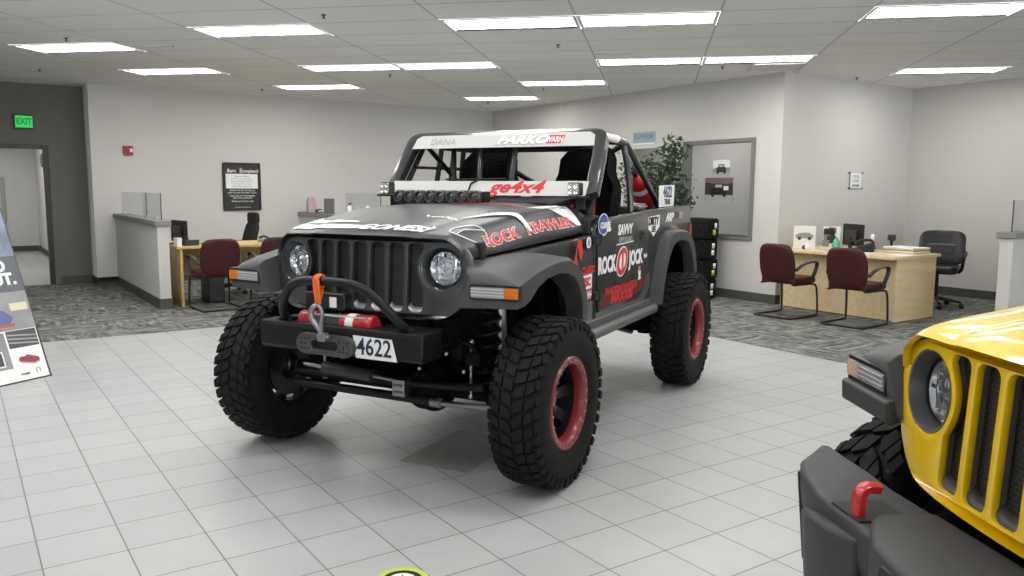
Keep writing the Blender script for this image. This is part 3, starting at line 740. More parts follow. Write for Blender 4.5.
# ---- running gear ---------------------------------------------------------
def coil(g, c, r, z0, z1, turns, wire):
    n = turns * 14
    g.tube([(c[0] + r * math.cos(2 * PI * k / 14), c[1] + r * math.sin(2 * PI * k / 14), z0 + (z1 - z0) * k / n) for k in range(n + 1)], wire, 7)
def running_gear(root, R, DZ, detail=True):
    for s in (-1, 1):
        g = MB(); y = s * .40
        g.tube([(1.62, y, .74 + DZ), (1.45, y, .74 + DZ), (1.0, y, .78 + DZ), (.6, y, .66 + DZ), (-.7, y, .66 + DZ), (-1.1, y, .76 + DZ), (-1.7, y, .74 + DZ)], .048, 8)
        g.build('frame_rail', M['under'], root, smooth=50)
    for x, dy in ((1.23, .20), (-1.23, 0)):
        g = MB(); g.cyl((x, -.72, R), (x, .72, R), .052, 16); g.sphere((x, dy, R), .14, 18, 10, (1, .85, 1)); g.lathe([(.085, 0), (.10, .01), (.10, .03), (.0005, .05)], 20, 'x', mtx=Matrix.Translation((x + .10, dy, R)))
        for s in (-1, 1): g.cyl((x, s * .58, R - .06), (x, s * .58, R + .09), .06, 12); g.box(x - .09, x + .09, *sorted((s * .44, s * .56)), R + .02, R + .06)
        g.build('axle', M['under'], root, smooth=40)
        for s in (-1, 1):
            g = MB(); coil(g, (x + .01, s * .53), .062, R + .06, .86 + DZ * .5, 6, .009); g.build('coil_spring', M['steelblk'], root, smooth=60)
            g = MB(); g.cyl((x - .10, s * .56, R - .02), (x - .14, s * .52, .70), .022, 12); g.cyl((x - .13, s * .53, .62), (x - .17, s * .50, 1.0 + DZ), .033, 14)
            g.build('shock_absorber', M['steel'], root, smooth=50)
            g = MB(); q = -1 if x > 0 else 1
            g.tube([(x + q * .05, s * .48, R - .05), (x + q * .75, s * .42, .56)], .024, 10); g.tube([(x + q * .02, s * .32, R + .10), (x + q * .60, s * .38, .62)], .020, 10)
            g.build('control_arm', M['steelblk'], root, smooth=50)
    g = MB(); g.box(-.9, .95, -.34, .34, .52, .66); g.box(.95, 1.45, -.30, .30, .62, .95); g.cyl((-1.1, .1, .52), (.2, .1, .56), .035, 12); g.cyl((.3, .1, .54), (1.15, .2, R + .02), .03, 12)
    g.box(-1.7, -1.4, -.35, .35, .55, .70); g.box(-.6, .98, -.62, .62, .50, .66)  # last box is added width to keep the underside gap dark
    g.build('underbody', M['under'], root, bevel=.02)
    if detail:
        xf = 1.40
        MB().box(.60, 1.14, -.50, .50, .40, .66).build('dark_underfill', M['under'], root, bevel=.02)  # dark block added to fill the shaded gap behind the front axle
        g = MB(); g.tube([(xf, -.60, .455), (xf, .10, .462), (xf, .60, .49)], .021, 12); g.build('drag_link', M['steelblk'], root, smooth=50)
        g = MB(); g.tube([(xf + .02, .33, .388), (xf + .0, .70, .395)], .017, 12); g.tube([(xf + .02, .30, .389), (xf + .02, .355, .389)], .027, 10); g.build('tie_rod', M['steel'], root, smooth=50)
        g = MB(); g.tube([(xf + .03, -.60, .398), (xf + .02, .33, .392)], .024, 12); g.build('tie_rod', M['steelblk'], root, smooth=50)
        g = MB(); g.cyl((xf + .06, -.36, .508), (xf + .06, -.04, .497), .034, 16); st = g.build('steering_damper', M['dgrey'], root, smooth=50)
        MB().cyl((xf + .06, -.04, .497), (xf + .06, .14, .488), .012, 10).build('damper_rod', M['steel'], st, smooth=50); MB().cyl((xf + .06, -.50, .514), (xf + .06, -.36, .508), .012, 10).build('damper_rod', M['steel'], st, smooth=50)
        g = MB()
        for y0, zz in ((.10, .455),): g.box(xf + .015, xf + .085, y0, y0 + .075, zz - .045, zz + .045)
        for k in range(3): g.tube([(xf + .085, .115 + .022 * k, .47), (xf + .098, .115 + .022 * k, .47)], .008, 6); g.tube([(xf + .085, .115 + .022 * k, .435), (xf + .098, .115 + .022 * k, .435)], .008, 6)
        g.build('link_clamp', M['steel'], root, bevel=.006, smooth=40)
        for s in (-1, 1):
            g = MB(); g.cyl((1.32, s * .475, .42), (1.32, s * .475, .70), .008, 10)
            for zz in (.42, .56, .70): g.sphere((1.32, s * .475, zz), .018 if zz != .56 else .012, 10, 6)
            g.build('sway_bar_link', M['metal'], root, smooth=50)
            g = MB(); g.box(1.36, 1.50, *sorted((s * .36, s * .46)), .70, .84); g.box(1.30, 1.42, *sorted((s * .50, s * .58)), .60, .66); g.tube([(1.45, s * .40, .76), (1.40, s * .52, .70), (1.33, s * .58, .56)], .012, 8)
            g.build('bracket', M['under'], root, bevel=.008)
        g = MB()
        for (y, z) in ((.24, .62), (.27, .60), (.26, .57), (.42, .66), (.36, .72), (.52, .58)): g.sphere((1.47, y, z), .011, 8, 6)
        g.build('bolt', M['metal'], root)
# ------------------------------------------------------------------ black off-road car
def rot2(x, y, a): return x * math.cos(a) - y * math.sin(a), x * math.sin(a) + y * math.cos(a)
bx, by = rot2(-.03, 5.471, -.6)
BJ = thing('off_road_car', 'charcoal open-topped off-road race car covered in sponsor stickers, number 4622 on its bumper', 'car', (bx, by, 0), -2.042 - .6)
M['hlbez'] = M['char']; M['hlring'] = M['chrome']
front_face(BJ, M['grillep'], 0, M['black'], M['silver'])
hd = hood(BJ, M['hoodp'], 0)
fender_panels(BJ, M['side'], 0)
front_flare(BJ, M['flare'], 0, 'amber'); rear_flare(BJ, M['flare'], 0)
tub(BJ, M['side'], 0)
wf = windscreen(BJ, M['char'], 0)
RW = .425
whl = make_wheel(BJ, RW, .262, .222, 40, True)
set_wheels(BJ, whl, RW, .872)
running_gear(BJ, RW, 0)
def pj(name, mb, m, parent=None, **k): return mb.build(name, m, parent or BJ, **k)

# windscreen stickers
def ws_quad(name, y0, y1, v0, v1, m, e=.014, parent=wf, dy=(0, 0)):
    g = MB(); n = 12
    for k in range(n):
        a = y0 + (y1 - y0) * k / n; b = y0 + (y1 - y0) * (k + 1) / n
        g.add([ws_pt(a, v0, e), ws_pt(b, v0, e), ws_pt(b, v1, e), ws_pt(a, v1, e)], [(0, 1, 2, 3)])
    return g.build(name, m, parent, smooth=0)
def ws_text(s, size, y, v, m, parent, name='lettering', bold=.03, shear=.25, xs=1, e=.0165, sp=1):
    me = text_mesh(s, size, bold, shear, .0006, 'CENTER', sp, xs)
    g = MB(); g.add([ws_pt(y + q.co.x, v + q.co.y / .538, e + q.co.z) for q in me.vertices], [tuple(p.vertices) for p in me.polygons])
    return g.build(name, m, parent, smooth=0)
M['banner'] = mat('banner_silver', (.56, .56, .55), .3, coat=.5)
g = MB()
top = [(-.652, .900), (-.615, .945), (.615, .945), (.652, .900)]
g.add([ws_pt(y, v, .0235) for y, v in [(-.664, .745), (.664, .745)] + top[::-1]], [(0, 1, 2, 3, 4, 5)])
ban = g.build('windscreen_banner', M['banner'], wf, smooth=0); tag(ban, 'white banner across the windscreen top')
ws_text('PARKO', .088, .16, .842, M['decalwhite'], wf, bold=.05, e=.0262, xs=1.25)
ws_text('PARKO', .088, .156, .838, M['decalgrey'], wf, bold=.058, e=.0252, xs=1.25)
ws_text('WARN', .060, .388, .838, M['decalwhite'], wf, bold=.03, shear=0, e=.0266, xs=.62)
g = MB(); g.add([ws_pt(y, v, .0256) for y, v in ((.335, .785), (.435, .785), (.455, .905), (.335, .905))], [(0, 1, 2, 3)]); g.build('logo_patch', M['decalred'], wf, smooth=0)
ws_text('DANA', .07, -.43, .84, M['decalgrey'], wf, bold=.0, e=.0255, shear=0)
bl = ws_quad('lower_banner', -.700, .700, .045, .245, M['banner'], .031); tag(bl, 'white strip along the windscreen foot')
ws_text('ge4x4', .125, .225, .155, M['decalred'], wf, bold=.03, e=.0325, xs=1.2)
# wiper
g = MB(); g.tube([ws_pt(-.10, .01, .038), ws_pt(-.10, .20, .038), ws_pt(-.05, .262, .036)], .006, 6); g.tube([ws_pt(-.30, .262, .035), ws_pt(.15, .270, .035)], .005, 6)
pj('wiper', g, M['blackm'], smooth=40)

# light bar on the scuttle
M['cell'] = mat('lamp_cell_grey', (.045, .045, .047), .28, coat=.4)
g = MB()
LB0, LB1 = Vector((.520, -.505, 1.424)), Vector((.520, .115, 1.420))
n = 8
rbox(g, .475, .555, -.515, .125, 1.392, 1.458, .012, 'y')
lb = pj('light_bar', g, M['steelblk'], bevel=.003); tag(lb, 'black eight-lamp light bar')
for k in range(n):
    yc = -.465 + .077 * k
    g = MB(); rbox(g, .548, .590, yc - .036, yc + .036, 1.380, 1.464, .022, 'x'); g.lathe([(.034, .0), (.034, .02), (.028, .022), (.028, .004)], 20, 'x', mtx=Matrix.Translation((.588, yc, 1.424)))
    c_ = g.build('lamp_cell', M['cell'], lb, bevel=.006)
g = MB(); 
for k in range(n):
    yc = -.465 + .077 * k
    g.lathe([(.028, .594), (.018, .598), (.0005, .600)], 18, 'x', mtx=Matrix.Translation((0, yc, 1.424)))
g.build('lamp_glass', mat('dark_glass', (.05, .05, .055), .1, coat=1), lb)
for yc in (-.42, .02):
    g = MB(); g.prism([(.45, 1.34), (.60, 1.335), (.58, 1.365), (.56, 1.395), (.50, 1.395), (.47, 1.365)], yc - .045, yc + .045, 'y'); pj('lamp_bracket', g, M['blackm'], bevel=.006)
# pillar cube lamps
for s in (-1, 1):
    x, y, z = .455, s * .672 if s > 0 else -.655, 1.476
    g = MB(); rbox(g, x - .035, x + .022, y - .038, y + .038, z - .038, z + .038, .01, 'x'); c_ = pj('cube_lamp', g, M['black'], bevel=.004)
    g = MB(); rbox(g, x + .022, x + .027, y - .032, y + .032, z - .032, z + .032, .006, 'x'); g.build('lamp_face', M['silver'], c_)
    g = MB()
    for a in (-1, 1):
        for b in (-1, 1): g.lathe([(.014, .006), (.010, .002), (.0005, .0)], 14, 'x', mtx=Matrix.Translation((x + .026, y + a * .017, z + b * .017)))
    g.build('lamp_reflector', M['refl'], c_)
    g = MB(); g.box(x - .09, x + .03, y - .06, y + .06, z - .054, z - .040); g.box(x - .10, x - .06, y - .02, y + .03, z - .12, z - .05); g.build('lamp_bracket', M['blackm'], c_, bevel=.003)

# hood graphics ------------------------------------------------------------
def hp(s, u, e=.0035):
    x, y, z = hood_pt(s, u); a = hood_pt(s, max(-1, u - .01)); b = hood_pt(s, min(1, u + .01)); c = hood_pt(min(1, s + .01), u)
    t1 = Vector(b) - Vector(a); t2 = Vector(c) - Vector((x, y, z)); n = t2.cross(t1)
    if n.length < 1e-9: n = Vector((0, 0, 1))
    n.normalize()
    if n.z < 0: n = -n
    return (x + n.x * e, y + n.y * e, z + n.z * e)
def hood_band(name, top, bot, m, n=26, e=.003):
    """filled band between two polylines in (s,u)"""
    def at(pl, t):
        f = t * (len(pl) - 1); i = min(int(f), len(pl) - 2); f -= i
        return (pl[i][0] + (pl[i + 1][0] - pl[i][0]) * f, pl[i][1] + (pl[i + 1][1] - pl[i][1]) * f)
    g = MB(); rows = []
    for k in range(n + 1):
        a, b = at(top, k / n), at(bot, k / n)
        rows.append([hp(a[0] + (b[0] - a[0]) * j / 5, a[1] + (b[1] - a[1]) * j / 5, e) for j in range(6)])
    g.loft(rows, False, False); return g.build(name, m, hd, smooth=40)
def fine(me, d=.018):
    bm = bmesh.new(); bm.from_mesh(me); bmesh.ops.triangulate(bm, faces=bm.faces)
    for _ in range(3):
        ed = [e for e in bm.edges if e.calc_length() > d]
        if not ed: break
        bmesh.ops.subdivide_edges(bm, edges=ed, cuts=1); bmesh.ops.triangulate(bm, faces=bm.faces)
    bm.to_mesh(me); bm.free(); return me
def hood_text(s, size, s0, u0, m, mode, bold=.02, shear=0, xs=1, e=.0045, name='lettering', sp=1, skew=0):
    me = fine(text_mesh(s, size, bold, shear, .0003, 'CENTER', sp, xs)); g = MB(); vs = []
    for q in me.vertices:
        X, Y = q.co.x, q.co.y
        if mode == 'side': ss, uu = s0 + X / 1.2, u0 - (Y + skew * X) / 1.25
        else: ss, uu = s0 + Y / 1.2, u0 + X / .62
        vs.append(hp(min(.995, max(.005, ss)), max(-.998, min(.998, uu)), e + q.co.z))
    g.add(vs, [tuple(p.vertices) for p in me.polygons]); return g.build(name, m, hd, smooth=0)
for tx, sc_, xs_ in (('ROCK', .30, 1.2), ('KRAWLER', .700, 1.22)):
    hood_text(tx, .088, sc_, .962, M['decalwhite'], 'side', bold=.07, xs=xs_, e=.003, shear=.1)
    hood_text(tx, .088, sc_, .962, M['decalred'], 'side', bold=.03, xs=xs_, e=.0055, shear=.1)
hood_band('hood_graphic', [(.30, .60), (.36, .68), (.42, .78), (.49, .88), (.51, .97)], [(.30, .60), (.38, .65), (.47, .70), (.53, .82), (.53, .98)], M['decalwhite'], e=.007)
hood_band('hood_graphic', [(.10, -.84), (.09, -.6), (.088, -.35), (.085, -.1), (.075, .06)], [(.03, -.84), (.03, -.6), (.032, -.35), (.04, -.1), (.062, .07)], M['decalwhite'])
hood_band('hood_graphic', [(.30, -.88), (.20, -.72), (.175, -.5), (.155, -.2)], [(.11, -.88), (.12, -.7), (.125, -.5), (.135, -.2)], M['decalwhite'])
hood_text('CONES!', .105, .062, .27, M['decalwhite'], 'front', bold=.04, shear=.35, xs=1.15)
hood_band('hood_graphic', [(.76, .70), (.84, .70), (.96, .72), (.99, .76)], [(.76, .74), (.84, .90), (.95, .985), (.99, .985)], M['decalwhite'])
hood_text('AMERICAN', .05, .885, .84, M['decalgrey'], 'side', bold=.02, e=.0055)
hood_text('WARN', .05, .28, .46, M['decalwhite'], 'front', bold=.0, shear=.2, xs=1.3)
hood_text('GENRIGHT', .09, .80, .30, M['decalred'], 'front', bold=.02, e=.0055)
for s in (-1, 1):                                                   # outlined patch round the bonnet catch
    g = MB(); pts = [(.06, .80), (.05, .88), (.09, .955), (.15, .985), (.21, .97), (.23, .90), (.20, .82), (.13, .78)]
    pts = chaikin(pts, 1); g.tube([hp(a, s * b, .003) for a, b in pts], .0035, 6, closed=True); g.tube([hp(a, s * b, .003) for a, b in ((.05, .88), (.12, .86), (.23, .90))], .003, 6)
    g.build('hood_outline', M['decalwhite'], hd, smooth=50)
    g = MB(); x, y, z = hp(.13, s * .99, 0)
    g.box(x - .030, x + .022, *sorted((s * (abs(y) - .015), s * (abs(y) + .018))), z - .030, z + .022); g.box(x - .02, x + .014, *sorted((s * (abs(y) - .005), s * (abs(y) + .022))), z - .062, z - .02)
    g.build('hood_latch', M['blackm'], hd, bevel=.008)
for (s_, u) in ((.10, .62), (.55, .93), (.3, .3)):
    p = hp(s_, u, .004); MB().sphere(p, .008, 8, 5).build('hood_pin', M['chrome'], hd)

# side stickers (left side faces the camera) ----------------------------------
SY = {'door': .800, 'tub': .786, 'fp': .772}
def side_text(s, size, x, z, m, parent=BJ, y=.800, bold=.02, shear=0, xs=1, name='lettering', tilt=0, sp=1, line=1):
    me = text_mesh(s, size, bold, shear, .0008, 'CENTER', sp, xs, line)
    g = MB(frame_mtx((x, y, z), (-1, 0, tilt), (0, 1, 0))); g.mesh(me); return g.build(name, m, parent, smooth=0)
def side_poly(name, pts, m, parent=BJ, y=.799, t=.0012):
    return MB().prism(pts, y - t, y, 'y').build(name, m, parent, smooth=0)
door = [o for o in C.objects if o.name.startswith('door') and o.parent == BJ and o.name in ('door', 'door.001') and o.data.vertices[0].co.y > 0][0]
side_text('ROCK', .135, .243, 1.020, M['decalwhite'], door, bold=.045, xs=.80)
side_text('JOCK', .128, -.300, 1.028, M['decalwhite'], door, bold=.045, xs=.86)
side_text('4x4', .045, -.502, 1.028, M['decalwhite'], door, bold=.02)
el = lambda cx, cz, a, b, tl=0, n=36: [(cx + a * math.cos(2 * PI * k / n) + tl * b * math.sin(2 * PI * k / n), cz + b * math.sin(2 * PI * k / n)) for k in range(n)]
side_poly('logo_rim', el(-.031, 1.024, .105, .095, -.25), M['decalwhite'], door, .7995)
side_poly('logo_ring', el(-.031, 1.024, .095, .087, -.25), M['decalred'], door, .8007)
side_poly('logo_disc', el(-.031, 1.024, .058, .053, -.25), M['decalwhite'], door, .8018)
side_text('J', .13, -.031, 1.024, M['decalred'], door, .803, bold=.05)
side_text('SAVVY', .088, -.075, 1.222, M['decalwhite'], door, bold=.04, xs=1.05, shear=.12)
side_text('OFF ROAD', .044, -.085, 1.160, M['decalgrey'], door, bold=.03, xs=1.2)
side_poly('sticker_edge', [(.075, 1.130), (-.25, 1.138), (-.25, 1.145), (.075, 1.137)], M['decalwhite'], door)
# red torn lettering along the door foot
rr = random.Random(5)
side_poly('door_graphic', [(.345, .775), (.0, .765), (-.40, .80), (-.52, .862), (-.50, .885), (-.2, .86), (.05, .875), (.345, .85)], mat('decal_dark_red', (.10, .008, .01), .4), door, .7992)
side_text('WAGON WHEELS', .062, -.03, .856, M['decalred'], door, bold=.04, xs=1.2, y=.8008)
side_text('MAXXIS', .085, -.03, .802, M['decalred'], door, bold=.05, xs=1.35, y=.8008, shear=.2)
# small figure sticker
side_poly('figure_sticker', [(-.375, .965), (-.405, .965), (-.415, .925), (-.405, .90), (-.43, .85), (-.412, .852), (-.39, .885), (-.365, .85), (-.35, .852), (-.375, .90), (-.362, .93)], M['decalwhite'], door)
side_poly('figure_sticker', el(-.390, .948, .016, .018), M['decalred'], door, .8008)
# blue round logo on the scuttle corner
side_poly('logo_disc', el(.315, 1.268, .085, .066), M['decalwhite'], BJ, .8005)
side_poly('logo_disc', el(.318, 1.270, .078, .058), M['decalblue'], BJ, .8015)
side_text('CURRIE', .050, .29, 1.262, M['decalwhite'], BJ, y=.8025, bold=.03, shear=.2)
side_poly('logo_tab', [(.265, 1.222), (.195, 1.225), (.195, 1.247), (.265, 1.244)], M['decalwhite'], BJ, .803)
# shield on the rear quarter
side_poly('shield_sticker', [(-.565, 1.287), (-.86, 1.297), (-.855, 1.215), (-.79, 1.185), (-.72, 1.148), (-.64, 1.190), (-.575, 1.205)], M['decalwhite'], BJ, .7865)
side_text('DIRTY', .075, -.712, 1.254, M['ink'], BJ, y=.7878, bold=.05, xs=1.1); side_text('LIFE', .055, -.715, 1.198, M['ink'], BJ, y=.7878, bold=.05, xs=1.0)
side_text('ARP', .085, -1.10, 1.270, M['decalwhite'], BJ, y=.787, bold=.05, shear=.35, xs=1.2)
side_text('XO', .07, -1.42, 1.278, mat('decal_rose', (.5, .32, .30), .4), BJ, y=.787, bold=.04)
# fender panel stickers
side_poly('arrow_sticker', [(.735, 1.07), (.70, 1.12), (.665, 1.20), (.625, 1.20), (.60, 1.13), (.62, 1.07), (.648, 1.10), (.664, 1.15), (.68, 1.15), (.69, 1.10), (.66, 1.04)], M['decalred'], BJ, .7865)
side_text('CLASSIC', .058, .512, 1.012, M['decalred'], BJ, y=.7880, bold=.04, xs=.9)
side_poly('round_sticker', el(.512, 1.172, .036, .033), M['decalwhite'], BJ, .7865)
side_poly('round_sticker', el(.512, 1.172, .024, .022), M['decalgrey'], BJ, .7875)
side_poly('label_sticker', [(.625, .985), (.455, .990), (.455, .905), (.60, .90)], M['decalwhite'], BJ, .7865)
side_text('PSC', .070, .535, .945, M['decalred'], BJ, y=.7880, bold=.04, xs=.95)
side_poly('label_sticker', [(.60, .890), (.455, .896), (.455, .845), (.59, .838)], mat('decal_pink', (.66, .25, .32), .4), BJ, .7865)
side_text('METALCLOAK', .024, .525, .868, M['decalwhite'], BJ, y=.7880, bold=.03)
side_poly('step_plate', [(.66, .83), (.44, .835), (.44, .70), (.66, .70)], M['steel'], BJ, .7865)

side_poly('sill_plate', [(.385, .692), (.385, .745), (-.405, .740), (-.58, .89), (-.655, .90), (-.655, .80), (-.50, .690)], M['steel'], BJ, .7858)
# rock sliders
for s in (-1, 1):
    g = MB(); y = s * .83
    g.tube([(.70, y, .645), (.45, y, .648), (-.62, y, .652), (-.70, s * .80, .655)], .034, 12); g.box(-.66, .70, *sorted((s * .74, s * .80)), .645, .715)
    for x in (.5, 0, -.5): g.tube([(x, s * .42, .64), (x, s * .82, .645)], .022, 8)
    pj('rock_slider', g, mat('slider_grey', (.16, .165, .17), .45, .6), bevel=.006, smooth=45)

# front bumper, winch, number plate
g = MB()
g.prism([(1.56, -.46), (1.70, -.50), (1.782, -.496), (1.782, .482), (1.70, .486), (1.56, .46)], .790, .806, 'z')
g.prism([(1.62, .672), (1.772, .668), (1.784, .684), (1.784, .792), (1.772, .806), (1.75, .800), (1.75, .70), (1.62, .69)], -.496, .482, 'y')
for s in (-1, 1): g.prism([(1.62, .69), (1.78, .69), (1.78, .80), (1.62, .80)], *sorted((s * .475, s * .485)), 'y'); g.box(1.30, 1.76, *sorted((s * .33, s * .42)), .67, .79)
bp = pj('bumper', g, M['steelblk'], bevel=.006, smooth=30)
g = MB(); half_hoop = [(1.70, .372, .80), (1.765, .360, .835), (1.812, .318, .915), (1.848, .245, .995), (1.866, .155, 1.032), (1.869, .06, 1.038)]
hoop = chaikin([(x, -y, z) for x, y, z in half_hoop] + half_hoop[::-1], 2, False)
g.tube(hoop, .022, 14); hp_ = g.build('bull_bar', M['steelblk'], bp, smooth=50)
for s in (-1, 1): MB().box(1.68, 1.75, *sorted((s * .33, s * .41)), .800, .822).build('bar_foot', M['steelblk'], bp, bevel=.004)
# fairlead
g = MB(); me = curve_mesh([[(y * 1 + (.105 if y > 0 else -.105), z) for y, z in []] or [(-.148 + .048 * math.cos(math.radians(a)), .048 * math.sin(math.radians(a))) for a in range(90, 271, 15)] + [(.100 + .048 * math.cos(math.radians(a)), .048 * math.sin(math.radians(a))) for a in range(-90, 91, 15)],
      [(-.085 + .026 * math.cos(math.radians(a)), .026 * math.sin(math.radians(a))) for a in range(90, 271, 15)] + [(.035 + .026 * math.cos(math.radians(a)), .026 * math.sin(math.radians(a))) for a in range(-90, 91, 15)]]
      + [[(yy + .009 * math.cos(math.radians(60 * k)), zz + .009 * math.sin(math.radians(60 * k))) for k in range(6)] for yy in (-.165, -.142, -.119, .070, .093, .116) for zz in (-.024, 0, .024) if not (abs(yy + .119) < .01 and zz == 0) and not (abs(yy - .07) < .01 and zz == 0)], .010, .004)
g.add([(1.798 + v.co.z, v.co.x - .04, v.co.y + .716) for v in me.vertices], [tuple(p.vertices) for p in me.polygons])
fl_ = g.build('fairlead', mat('gunmetal', (.09, .09, .088), .4, .6), bp, smooth=40)
MB().box(1.785, 1.787, -.16, .03, .69, .742).build('fairlead_slot', M['ink'], fl_)
# number plate sticker
npl = MB().prism([(.092, .776), (.318, .772), (.348, .668), (.108, .668)], 1.7865, 1.788, 'x').build('number_plate', M['decalwhite'], bp, smooth=0); tag(npl, 'white racing number 4622')
me = text_mesh('4622', .115, .012, 0, .0008, 'CENTER', 1.0, .88)
g = MB(frame_mtx((1.7892, .216, .722), (0, 1, 0), (1, 0, 0))); g.mesh(me); g.build('number', mat('navy_ink', (.012, .02, .05), .5), npl, smooth=0)
# winch
WX, WZ, WY = 1.69, .812, -.072
g = MB()
for y0, y1 in ((-.225, -.125), (.035, .225)): g.cyl((WX, WY + y0, WZ), (WX, WY + y1, WZ), .046, 20); g.lathe([(.048, 0), (.050, .008), (.050, .022), (.048, .03)], 20, 'y', mtx=Matrix.Translation((WX, WY + y1 - .03, WZ)))
wn_ = g.build('winch', M['winchred'], BJ, bevel=.006); tag(wn_, 'red winch behind the bumper')
g = MB(); g.cyl((WX, WY - .125, WZ), (WX, WY + .035, WZ), .030, 16)
for k in range(9): g.tube([(WX + .033 * math.cos(a * PI / 6), WY - .118 + k * .018, WZ + .033 * math.sin(a * PI / 6)) for a in range(12)], .008, 5, closed=True)
g.build('rope_drum', M['rope'], wn_)
MB().lathe([(.047, 0), (.0495, .004), (.0495, .046), (.047, .05)], 20, 'y', mtx=Matrix.Translation((WX, .0, WZ))).build('white_band', M['decalwhite'], wn_, smooth=40)
for zz in (WZ - .030, WZ + .034): MB().cyl((WX + .03, WY - .20, zz), (WX + .03, WY + .20, zz), .006, 8).build('tie_bar', M['silver'], wn_)
g = MB(); rbox(g, 1.60, 1.675, -.295, -.045, .865, .952, .012, 'x'); cb = g.build('control_box', M['black'], wn_, bevel=.006)
MB().box(1.675, 1.6775, -.137, -.094, .880, .932).build('label', M['decalwhite'], cb)
for yy in (-.25, -.09): MB().tube([(1.64, yy, .87), (1.66, yy, .84)], .012, 6).build('box_post', M['black'], wn_)
# orange strap and hook
g = MB(); SX, SYY = 1.869, -.032
for k in range(3): g.tube([(SX + .028 * math.cos(a * PI / 8), SYY - .014 + .012 * k, 1.038 + .028 * math.sin(a * PI / 8)) for a in range(16)], .0055, 6, closed=True)
for k, (y0, y1, z1) in enumerate(((-.016, -.006, .935), (-.006, .012, .925), (.006, -.010, .93), (.012, .020, .955))):
    g.tube([(SX + .026, SYY + y0, 1.045), (SX + .032, SYY + (y0 + y1) / 2 + .004, .99), (SX + .022, SYY + y1, z1)], .0055, 6)
    g.tube([(SX - .024, SYY + y0, 1.030), (SX - .006, SYY + y0 * .4, .98), (SX + .014, SYY + y1, z1 + .006)], .0045, 6)
g.build('orange_strap', M['orange'], wn_, smooth=60)
g = MB(); hk = chaikin([(1.890, -.030, .925), (1.892, -.058, .915), (1.893, -.072, .885), (1.888, -.066, .850), (1.876, -.045, .820), (1.862, -.036, .790), (1.85, -.036, .760)], 2, False)
g.tube(hk, [.011 + .004 * math.sin(PI * k / (len(hk) - 1)) for k in range(len(hk))], 10)
hk2 = chaikin([(1.890, -.030, .925), (1.890, -.008, .905), (1.888, -.006, .870), (1.878, -.022, .840), (1.866, -.030, .80)], 2, False); g.tube(hk2, .010, 8)
g.box(1.835, 1.868, -.058, -.014, .745, .785); g.cyl((1.85, -.070, .765), (1.85, -.002, .765), .010, 10)
g.build('winch_hook', M['steel'], wn_, smooth=50, bevel=.003)

# roll cage
g = MB(); R_ = .0225
def hoopf(x0, zt, yb, yt, zb=.72, xb=None):
    xb = x0 if xb is None else xb
    return chaikin([(xb, -yb, zb), (x0, -yb, 1.38), (x0, -yt, zt - .03), (x0, -yt + .06, zt), (x0, yt - .06, zt), (x0, yt, zt - .03), (x0, yb, 1.38), (xb, yb, zb)], 2, False)
mh = g.tube(hoopf(-.60, 1.815, .66, .60), R_, 12).build('main_hoop', M['char'], BJ, smooth=50)
for s in (-1, 1):
    g = MB(); g.tube(chaikin([(-.60, s * .60, 1.800), (-.25, s * .605, 1.815), (.00, s * .61, 1.808), (.05, s * .615, 1.78)], 2, False), R_, 12); cb_ = pj('roof_bar', g, M['char'], smooth=50)
    if s > 0:
        g = MB(); g.tube([(-.42, s * .604, 1.811), (-.10, s * .608, 1.815)], R_ + .004, 12); g.build('tape_wrap', M['decalwhite'], cb_, smooth=50)
    g = MB(); g.tube(chaikin([(-.60, s * .60, 1.795), (-.66, s * .60, 1.78), (-1.40, s * .62, 1.33), (-1.45, s * .62, 1.20), (-1.45, s * .62, .74)], 2, False), R_, 12); pj('rear_brace', g, M['char'], smooth=50)
    g = MB(); g.tube([(-.02, s * .665, 1.79), (.30, s * .70, 1.33), (.33, s * .70, .74)], R_ * .9, 10); pj('pillar_bar', g, M['steelblk'], smooth=50)
g = MB(); g.tube([(-.60, -.60, 1.79), (-.62, .58, 1.15)], R_ * .9, 10); g.tube([(-.60, .60, 1.79), (-.62, -.58, 1.15)], R_ * .9, 10); pj('cross_brace', g, M['steelblk'], smooth=50)
g = MB(); g.tube([(-.59, -.62, 1.28), (-.59, .62, 1.28)], R_ * .9, 10); g.tube([(-.60, -.20, 1.80), (.02, -.20, 1.80)], R_ * .9, 10); g.tube([(-.60, .20, 1.80), (.02, .20, 1.80)], R_ * .9, 10); g.tube([(.0, -.62, 1.79), (.0, .62, 1.79)], R_ * .9, 10); pj('cross_bar', g, M['char'], smooth=50)
g = MB(); g.box(-.45, -.02, -.52, .52, 1.735, 1.775); pj('roof_console', g, M['blackm'], bevel=.01)
g = MB(); g.tube([(.05, -.20, 1.32), (-.02, -.22, 1.78)], .02, 8); g.tube([(.05, .02, 1.32), (-.02, .05, 1.78)], .02, 8); pj('dash_bar', g, M['char'], smooth=50)
g = MB()
for x0, x1 in ((-.10, -.16), (-.30, -.33), (-.46, -.46)): g.tube([(x0, -.655, 1.33), (x1, -.61, 1.80)], .019, 8)
for zz in (1.45, 1.62): g.tube([(.12, -.66, zz), (-.60, -.64, zz)], .013, 6)
pj('window_net_bars', g, M['steelblk'], smooth=50)
g = MB(); g.tube([(-.60, -.62, 1.40), (.02, -.62, 1.76)], R_ * .8, 8); g.tube([(.20, -.30, 1.33), (.0, -.42, 1.79)], R_ * .8, 8); pj('cage_strut', g, M['steelblk'], smooth=50)
